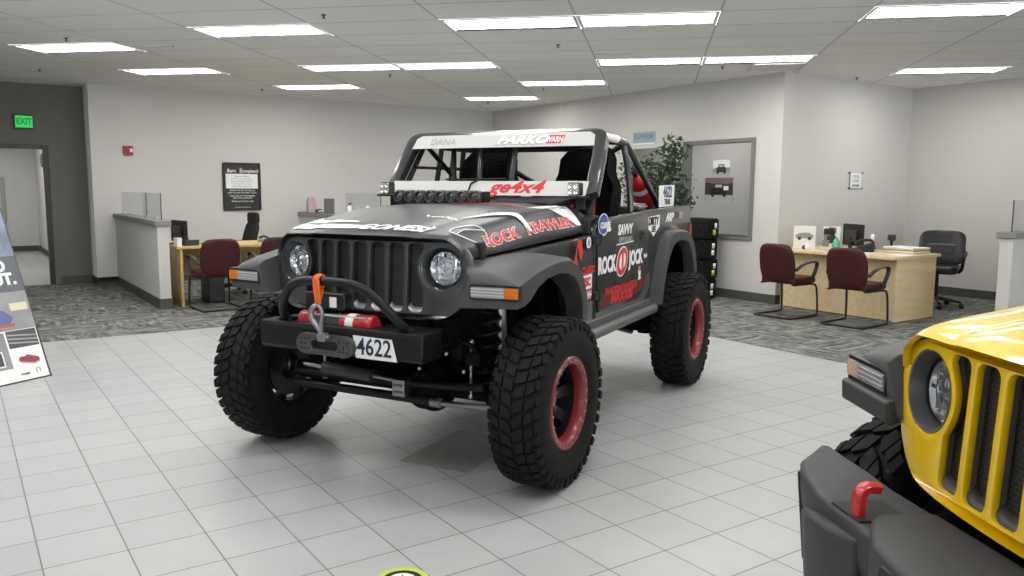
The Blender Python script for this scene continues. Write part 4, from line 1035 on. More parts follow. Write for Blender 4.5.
# seats
for s in (-1, 1):
    yc = s * .385
    def sec(z, x, hw, th, wing):
        return [(x - th, yc - hw, z), (x + wing, yc - hw, z), (x + .02, yc - hw * .72, z), (x, yc, z), (x + .02, yc + hw * .72, z), (x + wing, yc + hw, z), (x - th, yc + hw, z), (x - th - .02, yc, z)]
    g = MB(); g.loft([sec(.86, -.28, .22, .10, .14), sec(1.0, -.30, .23, .10, .15), sec(1.2, -.35, .225, .10, .10), sec(1.40, -.40, .24, .09, .13), sec(1.50, -.44, .225, .09, .08), sec(1.58, -.47, .18, .08, .12), sec(1.68, -.49, .175, .08, .12), sec(1.745, -.51, .150, .06, .06), sec(1.77, -.52, .11, .05, .02)])
    st = pj('racing_seat', g, M['fabric'], bevel=.012, smooth=50)
    g = MB(); rbox(g, -.30, .16, yc - .235, yc + .235, .78, .95, .06, 'z'); g.build('seat_cushion', M['fabric'], st, bevel=.03)
    g = MB()
    for d in (-.085, .085): g.tube(chaikin([(-.36, yc + d, 1.10), (-.36, yc + d * .95, 1.40), (-.415, yc + d * .8, 1.50), (-.53, yc + d * .8, 1.50)], 1, False), .018, 6)
    g.build('harness', M['red'], st, smooth=40)
# steering wheel
g = MB(); cx = Vector((.05, .37, 1.235)); ax = Vector((-.85, 0, .53)).normalized(); u = Vector((0, 1, 0)); w_ = ax.cross(u)
g.tube([cx + (u * math.cos(2 * PI * k / 32) + w_ * math.sin(2 * PI * k / 32)) * .165 for k in range(32)], .015, 8, closed=True)
for a in (0, 120, 240): g.tube([cx - ax * .03, cx + (u * math.cos(math.radians(a + 90)) + w_ * math.sin(math.radians(a + 90))) * .16], .010, 6)
g.tube([cx - ax * .02, cx - ax * .18], .02, 8); pj('steering_wheel', g, M['blackm'], smooth=50)
g = MB(); rbox(g, .02, .12, -.12, .10, 1.30, 1.42, .015, 'x'); pj('dash_display', g, M['blackm'], bevel=.006)
# tub clutter along the rear rail
g = MB(); g.box(-.80, -.66, .60, .70, 1.335, 1.36); g.box(-.92, -.84, .58, .66, 1.335, 1.375); g.tube([(-1.0, .64, 1.352), (-.7, .66, 1.36), (-.55, .62, 1.40)], .010, 6); pj('rail_bracket', g, M['steel'], bevel=.004)
# number board on the rear quarter
g = MB(); g.prism([(-1.105, 1.345), (-1.49, 1.350), (-1.50, 1.515), (-1.10, 1.506)], .700, .706, 'y'); nb = pj('number_board', g, M['decalwhite'], smooth=0); tag(nb, 'white number board standing on the rear side wall')
side_text('4622', .115, -1.31, 1.455, mat('board_ink', (.06, .07, .15), .5), nb, y=.7075, bold=.03, xs=1.0)
side_text('TRAIL', .055, -1.31, 1.383, M['ink'], nb, y=.7075, bold=.04, xs=1.1)
g = MB(); g.box(-1.35, -1.25, .690, .700, 1.335, 1.42); g.build('board_bracket', M['blackm'], nb)

# fire extinguisher strapped to the brace: a thing of its own
def placed(name, label, cat, builder):
    t = thing(name, label, cat); t.location = BJ.location; t.rotation_euler = BJ.rotation_euler; builder(t); return t
def ext(t):
    a = Vector((-1.385, .515, 1.345)); b = Vector((-1.08, .515, 1.62)); d = (b - a).normalized(); u = Vector((0, 1, 0)); w_ = d.cross(u)
    mt = Matrix(((u.x, w_.x, d.x, a.x), (u.y, w_.y, d.y, a.y), (u.z, w_.z, d.z, a.z), (0, 0, 0, 1)))
    MB(mt).lathe([(.0005, 0), (.060, .004), (.070, .02), (.072, .05), (.072, .28), (.062, .32), (.036, .35), (.026, .36), (.026, .38), (.0005, .38)], 28).build('cylinder', M['extred'], t, smooth=40)
    MB(mt).lathe([(.073, .20), (.0735, .205), (.0735, .25), (.073, .255)], 28).build('label_band', M['decalwhite'], t, smooth=40)
    g = MB(mt); g.box(-.02, .02, -.03, .03, .365, .40); g.box(-.012, .012, -.02, .10, .40, .412); g.box(-.010, .010, -.02, .09, .425, .435); g.tube([(-.03, 0, .385), (-.09, 0, .34), (-.085, 0, .20), (-.080, 0, .06)], .010, 8); g.build('valve_and_hose', M['blackm'], t, bevel=.003)
    g = MB(mt)
    for zz in (.08, .245): g.lathe([(.0725, zz), (.075, zz + .004), (.075, zz + .014), (.0725, zz + .018)], 28)
    g.build('clamp_strap', M['red'], t)
placed('fire_extinguisher', 'red fire extinguisher clamped to the sloping rear bar of the charcoal car', 'fire extinguisher', ext)
# ------------------------------------------------------------------ yellow off-road car
yx, yy_ = rot2(2.67815, 1.80098, -.6)
YJ = thing('off_road_car', 'bright yellow off-road car cut by the lower right picture edge, with a red tow hook', 'car', (yx, yy_, 0), -3.00437 - .6)
DZ = -.1262; DZF = DZ + .062; DXF = -.075
M['clear_amber'] = mat('faint_amber_lens', (.62, .42, .36), .15, coat=.8)
M['hlbez'] = M['grey_bez'] = mat('grey_bezel', (.085, .085, .088), .45); M['hlring'] = M['black']
M['slotg'] = mat('slot_grey', (.07, .07, .072), .45)
front_face(YJ, M['yellow'], DZ, M['slotg'], M['slotg'])
hood(YJ, M['yellow'], DZ)
fender_panels(YJ, M['yellow'], DZ); front_flare(YJ, M['flare'], DZF, 'clear_amber', DXF); rear_flare(YJ, M['flare'], DZ); tub(YJ, M['yellow'], DZ); windscreen(YJ, M['yellow'], DZ)
wy = make_wheel(YJ, .405, .285, .218, 28, False); set_wheels(YJ, wy, .405, .795); running_gear(YJ, .405, DZ, False)
# flare lip under the lamp
for s, fl0 in zip((-1, 1), last_flares):
    g = MB(Matrix.Translation((DXF, 0, DZF)))
    sx = lambda y: 1.600 + .035 * (1 - min(1, max(0, (y - .58) / .29)))
    g.loft([[(sx(y) + e, s * y, z) for e, z in ((-.02, .968), (.020, .966), (.028, .958), (.024, .905), (.010, .895), (-.02, .905))] for y in (.60, .66, .74, .82, .868, .884)])
    g.build('flare_lip', M['flare'], fl0, bevel=.004, smooth=40)
for s in (-1, 1):
    g = MB(Matrix.Translation((0, 0, DZ))); x, y, z = hood_pt(.10, s)
    g.box(x - .03, x + .03, *sorted((s * (abs(y) - .01), s * (abs(y) + .028))), z - .025, z + .03); g.build('hood_latch', M['blackm'], YJ, bevel=.008)
# steel bumper: centre bed, swept wings, lamp pods
M['bump'] = mat('bumper_grey', (.046, .0475, .050), .55, spec=.35, bump=.05, bscale=300)
def interp(a, tab):
    for (u0, v0), (u1, v1) in zip(tab, tab[1:]):
        if a <= u1: return v0 + (v1 - v0) * (a - u0) / (u1 - u0)
    return tab[-1][1]
g = MB(); cols = []
for y in (-.965, -.90, -.82, -.72, -.55, -.36, -.20, .20, .36, .55, .72, .82, .90, .965):
    a = abs(y)
    xf = interp(a, [(0, 1.825), (.36, 1.812), (.55, 1.803), (.72, 1.757), (.82, 1.708), (.90, 1.63), (.965, 1.57)])
    xb = interp(a, [(0, 1.58), (.55, 1.58), (.82, 1.555), (.965, 1.535)])
    zt = interp(a, [(0, .672), (.72, .672), (.965, .662)]); zb = interp(a, [(0, .43), (.8, .43), (.965, .40)])
    cols.append([(xb, y, zt - .004), (xf - .012, y, zt), (xf, y, zt - .012), (xf - .004, y, .585), (xf - .045, y, zb), (xb + .005, y, zb), (xb, y, .50)])
bmp = g.loft(cols).build('bumper', M['bump'], YJ, bevel=.010, smooth=28)
g = MB(); bed = []
for y in (-.345, -.325, -.26, -.18, -.08, .08, .18, .26, .325, .345):
    xf = interp(abs(y), [(0, 1.885), (.08, 1.884), (.18, 1.868), (.26, 1.825), (.325, 1.782), (.345, 1.76)]); e = .008 if abs(y) > .34 else 0
    bed.append([(1.59, y, .66), (1.61, y, .692 - e), (xf - .03, y, .700 - e), (xf - .006, y, .692 - e), (xf, y, .68 - e), (xf - .002, y, .57), (xf - .04, y, .50), (1.62, y, .50)])
g.loft(bed).build('winch_bed', M['bump'], bmp, bevel=.006, smooth=28)
for s in (-1, 1):
    g = MB(); g.loft([[(x, s * y, z) for x, y, z in q] for q in (
        [(1.735, .715, .54), (1.71, .705, .30), (1.64, .69, .25), (1.64, .70, .58)], [(1.785, .66, .585), (1.765, .65, .31), (1.70, .63, .24), (1.70, .63, .61)], [(1.832, .54, .615), (1.828, .53, .42), (1.77, .52, .31), (1.74, .52, .64)], [(1.835, .43, .625), (1.835, .43, .46), (1.79, .42, .37), (1.75, .42, .65)], [(1.815, .33, .635), (1.815, .33, .48), (1.78, .33, .41), (1.75, .33, .65)])])
    g.build('bumper_pod', M['bump'], bmp, bevel=.010, smooth=28)
    g = MB(); g.loft([[(x, s * y, z) for x, y, z in q] for q in ([(1.590, .945, .625), (1.575, .94, .38), (1.54, .92, .38), (1.56, .92, .625)], [(1.722, .812, .635), (1.70, .80, .36), (1.64, .77, .36), (1.67, .77, .635)])]); rc = g.build('lamp_recess', M['black'], bmp, bevel=.006)
    g = MB(); g.loft([[(x, s * y, z) for x, y, z in q] for q in ([(1.630, .910, .585), (1.615, .905, .44), (1.59, .88, .44), (1.60, .88, .585)], [(1.706, .835, .585), (1.689, .828, .42), (1.65, .80, .42), (1.67, .80, .585)])]); g.build('fog_lamp', M['clear_lens'], rc, bevel=.004)
    # tow hook in its slot
    g = MB(); g.box(1.665, 1.80, *sorted((s * .345, s * .475)), .670, .6755); g.build('hook_slot', M['ink'], bmp)
    g = MB(); hk = chaikin([(1.778, s * .390, .62), (1.778, s * .390, .705), (1.772, s * .393, .732), (1.755, s * .395, .742), (1.732, s * .40, .739), (1.718, s * .405, .735)], 2, False)
    secs = []
    for i, p in enumerate(hk):
        a = Vector(hk[max(0, i - 1)]); b = Vector(hk[min(len(hk) - 1, i + 1)]); t = (b - a).normalized(); n = Vector((0, 1, 0)); w_ = t.cross(n).normalized(); P_ = Vector(p)
        secs.append([tuple(P_ + n * u * .019 + w_ * v * .013) for u, v in ((-1, -.6), (-.6, -1), (.6, -1), (1, -.6), (1, .6), (.6, 1), (-.6, 1), (-1, .6))])
    h_ = g.loft(secs).build('tow_hook', M['winchred'], YJ, smooth=50); tag(h_, 'red tow hook')
# plate panel on the front of the bed
g = MB(frame_mtx((1.889, .06, .60), (0, 1, 0), (1, 0, .12)))
rbox(g, -.19, .19, -.075, .075, -.006, .004, .012, 'z'); pl = g.build('plate_holder', M['black'], bmp, bevel=.003)
g = MB(frame_mtx((1.889, .06, .60), (0, 1, 0), (1, 0, .12)))
g.lathe([(.0005, .008), (.045, .008), (.05, .004)], 28, 'z', mtx=Matrix.Translation((-.125, 0, 0))); rbox(g, -.055, .17, -.05, .05, .004, .0055, .006); g.build('plate', M['decalwhite'], pl)
me = text_mesh('ENERGY', .05, .03); g = MB(frame_mtx((1.889, .06, .60), (0, 1, 0), (1, 0, .12)) @ Matrix.Translation((.058, 0, .0068))); g.mesh(me); g.build('lettering', M['ink'], pl, smooth=0)
# ------------------------------------------------------------------ furniture and small things
def arm_chair(name, label, loc, rz, group):
    """cantilever visitor chair facing local +x (towards the desk), seen from behind"""
    t = thing(name, label, 'chair', loc, rz, group)
    # shell: curved back, thick cushion
    secs = []
    for z, x, hw, th in ((.40, -.20, .17, .03), (.44, -.215, .215, .045), (.52, -.225, .238, .055), (.62, -.238, .246, .06), (.72, -.255, .242, .058), (.80, -.272, .225, .05), (.845, -.282, .19, .04), (.865, -.285, .13, .02)):
        s_ = []
        for k in range(9):
            u = -1 + 2 * k / 8; s_.append((x + .045 * u * u - th / 2 + .01 * (abs(u) > .9), hw * u, z))
        for k in range(9):
            u = 1 - 2 * k / 8; s_.append((x + .045 * u * u + th / 2 + .02 * (1 - u * u), hw * u * .97, z))
        secs.append(s_)
    MB().loft(secs).build('backrest', M['maroon'], t, smooth=60, sub=1)
    g = MB(); rbox(g, -.20, .27, -.235, .235, .40, .475, .07); g.build('seat', M['maroon'], t, bevel=.022, seg=3)
    for s in (-1, 1):
        y = s * .265
        g = MB(); pts = chaikin([(-.17, s * .235, .56), (-.12, y, .62), (.02, y, .652), (.16, y, .655), (.20, y, .63), (.16, y, .53), (.13, s * .24, .44)], 2, False)
        secs = []
        for i, p in enumerate(pts):
            a = Vector(pts[max(0, i - 1)]); b = Vector(pts[min(len(pts) - 1, i + 1)]); d = (b - a).normalized(); n = Vector((0, 1, 0)); w_ = d.cross(n).normalized(); P_ = Vector(p)
            secs.append([tuple(P_ + n * u * .022 + w_ * v * .012) for u, v in ((-1, -.5), (-.5, -1), (.5, -1), (1, -.5), (1, .5), (.5, 1), (-.5, 1), (-1, .5))])
        g.loft(secs).build('armrest', M['black'], t, smooth=50)
        # sled leg
        q = [(-.18, s * .20, .40), (-.19, s * .22, .39), (.18, s * .23, .395), (.235, s * .235, .37), (.255, s * .24, .30), (.275, s * .245, .04), (.262, s * .245, .018), (.24, s * .245, .0135), (-.24, s * .245, .0135)]
        MB().tube(chaikin(q, 2, False), .0125, 8).build('leg', M['black'], t, smooth=50)
    MB().tube(chaikin([(-.235, -.245, .0135), (-.262, -.242, .0135), (-.268, -.22, .0135), (-.268, .22, .0135), (-.262, .242, .0135), (-.235, .245, .0135)], 2, False), .0125, 8).build('base_bar', M['black'], t, smooth=50)
    return t
CH = 'maroon cantilever visitor chairs'
arm_chair('visitor_chair', 'maroon visitor chair at the light desk on the right, the one nearer the interior window', (8.06, 6.05, .006), math.radians(2), CH)
arm_chair('visitor_chair', 'maroon visitor chair at the light desk on the right, the one nearer the yellow car', (8.17, 5.23, .006), math.radians(4), CH)
arm_chair('visitor_chair', 'maroon visitor chair beside the low grey partition at left, seen from behind', (2.585, 10.16, .006), math.radians(93), CH)
arm_chair('visitor_chair', 'maroon visitor chair half hidden behind the black car front wing at left', (3.33, 10.20, .006), math.radians(88), CH)

def office_chair(name, label, loc, rz, H_=1.02, lumbar=False, slim=False):
    t = thing(name, label, 'office chair', loc, rz)
    for k in range(5):
        a = 2 * PI * k / 5 + .3; c, s_ = math.cos(a), math.sin(a)
        l = MB(); l.tube([(.03 * c, .03 * s_, .115), (.16 * c, .16 * s_, .10), (.30 * c, .30 * s_, .075)], [.026, .022, .016], 8); lg = l.build('base_leg', M['black'], t, smooth=50)
        MB(Matrix.Translation((.30 * c, .30 * s_, .031)) @ Matrix.Rotation(a, 4, 'Z')).lathe([(.012, -.026), (.028, -.024), (.031, -.014), (.031, .014), (.028, .024), (.012, .026)], 16, 'x').build('caster', M['black'], lg, smooth=40)
    MB().cyl((0, 0, .10), (0, 0, .42), .024, 14).build('gas_column', M['black'], t, smooth=50)
    g = MB(); rbox(g, -.24, .26, -.25, .25, .44, .54, .09); g.build('seat', M['leather'], t, bevel=.03, seg=3)
    hw0 = .18 if slim else .29
    secs = []
    rows = [(.52, -.24, .8, .05), (.58, -.25, .95, .07), (.70, -.27, 1.0, .08), (.80, -.29, .96, .07), (H_ - .13, -.31, .98, .07), (H_ - .05, -.33, .95, .06), (H_ - .01, -.34, .82, .04), (H_ + .01, -.345, .6, .015)]
    for z, x, f, th in rows:
        hw = hw0 * f; s_ = []
        for k in range(9):
            u = -1 + 2 * k / 8; s_.append((x + .05 * u * u - th / 2, hw * u, z))
        for k in range(9):
            u = 1 - 2 * k / 8; s_.append((x + .05 * u * u + th / 2 + .02 * (1 - u * u), hw * u * .96, z))
        secs.append(s_)
    b = MB().loft(secs).build('backrest', M['leather'] if not slim else M['blackm'], t, smooth=60, sub=1)
    if slim:
        g = MB(); rbox(g, -.33, -.28, -.15, .15, H_ - .02, H_ + .14, .05, 'x'); g.build('headrest', M['blackm'], t, bevel=.015)
    if lumbar:
        g = MB(); rbox(g, -.245, -.20, -.17, .17, .66, .80, .04, 'x'); g.build('lumbar_pad', mat('grey_leather', (.055, .055, .058), .45), b, bevel=.015)
    g = MB(); g.tube([(-.05, 0, .42), (-.27, 0, .45), (-.33, 0, .62)], .02, 8); g.build('back_spine', M['black'], t, smooth=50)
    for s in (-1, 1):
        g = MB(); g.tube(chaikin([(-.26, s * .26, .70), (-.12, s * .31, .69), (.12, s * .315, .685), (.17, s * .31, .65), (.10, s * .29, .50), (.04, s * .25, .46)], 2, False), .020, 8); g.build('armrest', M['leather'], t, smooth=50)
    return t
office_chair('office_chair', 'wide black leather office chair behind the light desk at right', (10.36, 5.50, .006), math.radians(200), .96, True)
office_chair('office_chair', 'slim high-backed black office chair behind the honey coloured desk at left', (3.22, 11.62, .006), math.radians(190), .98, False, True)

def desk(name, label, loc, rz, L, D, m, modesty=(.02, .70), over=.0):
    """desk whose visitor edge is local -x; length along y"""
    t = thing(name, label, 'desk', loc, rz)
    MB().box(-over, D, 0, L, .715, .748).build('desktop', m, t, bevel=.003)
    for y in (.04, L - .07): MB().box(.02, D - .02, y, y + .03, 0, .715).build('side_panel', m, t, bevel=.002)
    MB().box(.035, .06, .07, L - .07, *modesty).build('front_panel', m, t, bevel=.002)
    return t
desk('desk', 'light maple desk at right in front of two maroon chairs', (8.66, 5.02, .006), 0, 1.62, .86, M['maple'], (.01, .70), .16)
dl = desk('desk', 'honey coloured desk beside the low grey partition at left', (2.22, 11.28, .006), -PI / 2, 1.95, .80, M['oak'], (.32, .70), 0)
# under that desk
t = thing('computer_tower', 'black computer tower standing under the honey coloured desk', 'computer', (2.72, 10.86, .006)); g = MB(); g.box(-.10, .10, -.2, .2, .0, .38); g.build('case', M['black'], t, bevel=.01); MB().box(-.085, .085, -.206, -.200, .03, .36).build('front_panel', M['dgrey'], t)

# ---- low partitions
def partition(n, x, labelglass, glass_seg):
    p = struct(MB().box(x, x + .13, 10.45, 13.499, .006, 1.008).build('partition_' + n, M['wall'], bevel=.003))
    MB().box(x - .03, x + .16, 10.42, 13.498, 1.008, 1.075).build('partition_cap', M['cap'], p, bevel=.008)
    MB().box(x - .012, x + .142, 10.438, 13.497, .006, .131).build('partition_base', M['base'], p, bevel=.003)
    for k, (y0, y1) in enumerate(glass_seg):
        t = thing('glass_screen', labelglass[k], 'glass screen', (x + (.065 if n == 'left' else .10) + .02 * k, y0, 1.0755))
        MB().box(-.004, .004, 0, y1 - y0, .0, .325).build('glass_panel', M['screen_glass'], t)
        for yy in (.25, y1 - y0 - .3): MB().box(-.014, .014, yy, yy + .05, .0, .04).build('clamp', M['metal'], t, bevel=.003)
        MB().box(-.005, .005, -.003, .004, .0, .326).build('edge_strip', M['dgrey'], t)
partition('left', 2.0, ['near glass screen on top of the left partition, its end edge dark', 'far glass screen on top of the left partition, next to the wall'], [(10.50, 11.6), (11.5, 13.40)])
partition('middle', 4.85, ['glass screen on the partition behind the black car bonnet'], [(10.5, 11.75)])
p = struct(MB().box(8.93, 11.67, 3.98, 4.11, .006, 1.00).build('partition_right', M['wall'], bevel=.003))
MB().box(8.90, 11.67, 3.95, 4.14, 1.00, 1.065).build('partition_cap', M['cap'], p, bevel=.008)
MB().box(8.918, 11.67, 3.968, 4.122, .006, .131).build('partition_base', M['base'], p, bevel=.003)
t = thing('glass_screen', 'glass screen on the right hand partition at the picture edge', 'glass screen', (9.02, 4.045, 1.0655))
MB().box(0, 2.4, -.004, .004, 0, .325).build('glass_panel', M['screen_glass'], t); MB().box(-.004, .004, -.005, .005, 0, .326).build('edge_strip', M['dgrey'], t)
for xx in (.35, 1.9): MB().box(xx, xx + .05, -.014, .014, 0, .04).build('clamp', M['metal'], t, bevel=.003)
# things on the middle partition
t = thing('paper_bag', 'small brownish paper bag standing on the partition left of the black car', 'bag', (4.915, 13.10, 1.0755))
g = MB(); g.loft([[(-.07, -.05, 0), (.07, -.05, 0), (.07, .05, 0), (-.07, .05, 0)], [(-.068, -.045, .16), (.068, -.045, .16), (.068, .045, .16), (-.068, .045, .16)], [(-.06, -.02, .25), (.066, -.02, .24), (.066, .02, .255), (-.06, .02, .245)]]); g.build('bag_body', mat('bag_brown', (.42, .34, .31), .8), t, bevel=.004)
MB().box(-.05, .02, -.052, -.0475, .05, .11).build('bag_print', mat('bag_pink', (.55, .36, .34), .8), t)
t = thing('stapler', 'small dark stapler lying on the partition beside the brownish bag', 'stapler', (4.915, 12.75, 1.0755), .4)
g = MB(); g.prism([(-.08, 0), (.08, 0), (.08, .012), (-.05, .012), (-.03, .035), (.08, .045), (.085, .05), (-.02, .062), (-.07, .05)], -.016, .016, 'y'); g.build('stapler_body', M['dgrey'], t, bevel=.004)
t = thing('sign_holder', 'grey tilted sign board standing on the partition left of the black car', 'sign', (4.915, 12.32, 1.0755), math.radians(-20))
g = MB(); g.prism([(-.005, 0), (.005, 0), (-.055, .235), (-.065, .235)], -.08, .08, 'y', Matrix.Rotation(PI / 2, 4, 'Z')); g.build('sign_panel', mat('grey_card', (.17, .17, .17), .6), t)
MB().box(-.08, .08, -.04, .06, 0, .008).build('sign_foot', M['dgrey'], t)
t = thing('pump_bottle', 'white pump bottle on the partition in front of the glass screen', 'bottle', (4.885, 11.45, 1.0755))
MB().lathe([(.0005, 0), (.03, .002), (.033, .02), (.033, .11), (.02, .135), (.012, .14)], 20).build('bottle_body', M['white'], t, smooth=50); g = MB(); g.cyl((0, 0, .138), (0, 0, .17), .008, 8); g.box(-.012, .045, -.008, .008, .165, .18); g.build('pump', M['black'], t)
t = thing('figurine', 'small white and dark figurine on the partition next to the light bar', 'figurine', (4.885, 10.80, 1.0755))
g = MB(); g.sphere((0, 0, .05), .045, 14, 8, (1, 1, 1.1)); g.sphere((0, 0, .115), .032, 14, 8); g.sphere((.03, -.02, .03), .022, 10, 6); g.sphere((-.03, -.02, .03), .022, 10, 6); g.build('figure_body', M['white'], t, smooth=60)
g = MB(); g.sphere((.0, -.03, .045), .028, 12, 7); g.build('figure_belly', M['dgrey'], t, smooth=60)

# ---- monitors, phones, things on the desks
def monitor(name, label, loc, rz, W=.50, H_=.31, zb=.05):
    t = thing(name, label, 'monitor', loc, rz)
    g = MB(); rbox(g, -.014, .010, -W / 2, W / 2, zb, zb + H_, .012, 'x'); g.build('case', M['black'], t, bevel=.004)
    MB().box(.010, .0108, -W / 2 + .015, W / 2 - .015, zb + .015, zb - .015 + H_).build('screen', mat('dark_screen', (.01, .011, .012), .15), t)
    g = MB(); rbox(g, -.045, -.012, -.10, .10, zb + .05, zb + .05 + H_ * .55, .02, 'x'); g.build('rear_cover', M['dgrey'], t, bevel=.008)
    MB().box(-.05, -.03, -.03, .03, .01, zb + .12).build('stand', M['black'], t, bevel=.004)
    rbox(MB(), -.13, .08, -.11, .11, 0, .012, .05).build('foot', M['black'], t, bevel=.003)
    return t
monitor('monitor', 'black monitor on the honey coloured desk beside the left partition', (2.37, 11.0, .754), math.radians(12), .44, .27, .03)
monitor('monitor', 'black monitor seen from behind on the light desk at right', (9.24, 5.98, .754), math.radians(-22), .40, .27, .045)
t = thing('desk_phone', 'dark telephone on the honey coloured desk near the left partition', 'telephone', (2.40, 10.66, .754), .3)
g = MB(); g.prism([(-.10, 0), (.10, 0), (.10, .03), (-.10, .075)], -.09, .09, 'x'); g.build('phone_base', M['dgrey'], t, bevel=.006); g = MB(); g.tube(chaikin([(-.06, -.09, .07), (-.06, -.07, .10), (-.06, .07, .085), (-.06, .09, .05)], 1, False), .018, 8); g.build('handset', M['black'], t, smooth=50)
t = thing('card_box', 'small white card box on the honey coloured desk by the partition end', 'box', (2.26, 10.60, .754), .2); MB().box(-.03, .03, -.05, .05, 0, .10).build('box_body', M['paper'], t, bevel=.003); MB().box(-.031, .031, -.051, .051, .07, .101).build('box_lid', M['white'], t, bevel=.003)
t = thing('keyboard', 'dark keyboard lying on the honey coloured desk', 'keyboard', (2.78, 10.72, .754), -PI / 2); g = MB(); g.prism([(-.07, 0), (.07, 0), (.07, .022), (-.07, .012)], -.21, .21, 'y'); g.build('keyboard_base', M['black'], t, bevel=.003)
g = MB()
for i in range(4):
    for j in range(13): g.box(-.055 + .028 * i, -.033 + .028 * i, -.195 + .03 * j, -.17 + .03 * j, .016 + .002 * i, .022 + .002 * i)
kk = g.build('keys', M['dgrey'], t); kk['kind'] = 'stuff'
t = thing('desk_phone', 'small grey desk telephone by the slim black chair on the honey desk', 'telephone', (3.42, 10.78, .754), .5)
g = MB(); g.prism([(-.09, 0), (.09, 0), (.09, .03), (-.09, .06)], -.08, .08, 'x'); g.build('phone_base', M['cap'], t, bevel=.006); g = MB(); g.tube([(-.05, -.08, .06), (-.05, 0, .085), (-.05, .08, .06)], .016, 8); g.build('handset', M['dgrey'], t, smooth=50)
# picture stands
def stand_picture(label, loc, rz, W, H_, draw):
    t = thing('acrylic_picture', label, 'picture', loc, rz)
    R_ = Matrix.Rotation(math.radians(-10), 4, 'Y')
    MB().box(-.003, .003, -W / 2, W / 2, 0, H_, R_).build('print', M['paper'], t)
    MB().box(-.05, .02, -W / 2, W / 2, 0, .006).build('foot', M['pane'], t)
    draw(t, R_, W, H_); return t
def draw_a(t, R_, W, H_):
    g = MB(R_); g.prism([(-.10, .13), (.10, .13), (.11, .165), (.06, .20), (-.05, .205), (-.11, .165)], -.0045, -.0035, 'x'); g.build('print_car', mat('print_grey', (.30, .31, .32), .6), t)
    for y in (-.06, .06): MB(R_).lathe([(.0005, -.0050), (.022, -.0050)], 16, 'x', mtx=Matrix.Translation((0, y, .13))).build('print_wheel', M['dgrey'], t)
def draw_b(t, R_, W, H_):
    rnd = random.Random(2)
    for k in range(16):
        y, z = rnd.uniform(-W / 2 + .03, W / 2 - .03), rnd.uniform(.04, H_ - .03); w_, h_ = rnd.uniform(.015, .05), rnd.uniform(.015, .05)
        MB(R_).box(-.0046 - k * 1e-5, -.0035, max(-W / 2, y - w_), min(W / 2, y + w_), max(0, z - h_), min(H_, z + h_)).build('print_patch', M[('dgrey', 'ink', 'cap')[k % 3]], t)
stand_picture('white picture with a pale grey car standing on the light desk at right', (8.84, 6.40, .754), math.radians(38), .26, .29, draw_a)
stand_picture('dark busy photo print standing on the light desk at right', (8.99, 6.12, .754), math.radians(38), .20, .29, draw_b)
t = thing('soap_bottle', 'small green spray bottle on the light desk beside the dark photo print', 'bottle', (8.86, 5.96, .754))
MB().lathe([(.0005, 0), (.038, .002), (.040, .02), (.040, .10), (.028, .13), (.014, .15), (.014, .165)], 20).build('bottle_body', mat('green_gel', (.10, .42, .22), .2, coat=.5), t, smooth=50); g = MB(); g.cyl((0, 0, .16), (0, 0, .20), .010, 10); g.box(-.01, .05, -.009, .009, .195, .215); g.build('pump', M['white'], t)
t = thing('desk_toy', 'small white and dark toy on the light desk left of the green bottle', 'figurine', (8.66, 6.22, .754)); g = MB(); g.sphere((0, 0, .03), .032, 12, 7); g.sphere((0, .01, .07), .02, 10, 6); g.build('toy_body', M['white'], t, smooth=60); g = MB(); g.sphere((0, .05, .028), .026, 12, 7); g.build('toy_ball', M['dgrey'], t, smooth=60)
t = thing('desk_phone', 'black telephone on the light desk at right', 'telephone', (9.04, 5.70, .754), .5)
g = MB(); g.prism([(-.11, 0), (.11, 0), (.11, .04), (-.11, .12)], -.10, .10, 'x'); g.build('phone_base', M['black'], t, bevel=.006); g = MB(); g.tube(chaikin([(-.07, -.10, .11), (-.07, -.07, .15), (-.07, .07, .13), (-.07, .10, .07)], 1, False), .018, 8); g.build('handset', M['black'], t, smooth=50)
t = thing('tape_dispenser', 'pale grey tape roll holder behind the telephone on the light desk', 'tape dispenser', (9.40, 5.82, .754), .5); g = MB(); g.lathe([(.04, -.02), (.09, -.02), (.09, .02), (.04, .02)], 28, 'y', True, Matrix.Translation((0, 0, .10))); g.build('tape_roll', M['white'], t, smooth=40); g = MB(); g.prism([(-.09, 0), (.12, 0), (.12, .05), (.07, .03), (-.07, .03)], -.03, .03, 'y'); g.build('holder', M['dgrey'], t, bevel=.004)
t = thing('card_reader', 'black card reader standing between telephone and files on the light desk', 'card reader', (9.38, 5.56, .754), .7); g = MB(); g.tube([(0, 0, 0), (0, 0, .10), (-.01, 0, .16)], .018, 8); g.box(-.045, .045, -.04, .04, .13, .20); g.build('reader_head', M['black'], t, bevel=.006); rbox(MB(), -.06, .10, -.05, .05, 0, .02, .02).build('reader_foot', M['black'], t, bevel=.003)
rnd = random.Random(4)
M['manila'] = mat('manila', (.62, .50, .30), .7); M['manila2'] = mat('manila_dark', (.40, .28, .14), .7)
for k in range(5):
    t = tag(MB().box(-.20, .20, -.155, .155, 0, .014).build('file_folder', (M['manila'], M['paper'], M['manila2'], M['manila'], M['paper'])[k], bevel=.002), ('manila folder at the bottom of the file stack on the light desk', 'white folder second from below in the file stack on the light desk', 'brown folder in the middle of the file stack on the light desk', 'manila folder second from the top of the file stack on the light desk', 'white paper topmost of the file stack on the light desk')[k], 'folder', 'stacked files on the light desk')
    t.location = (9.26, 5.30, .7545 + .0145 * k); t.rotation_euler = (0, 0, PI / 2 + rnd.uniform(-.12, .12))
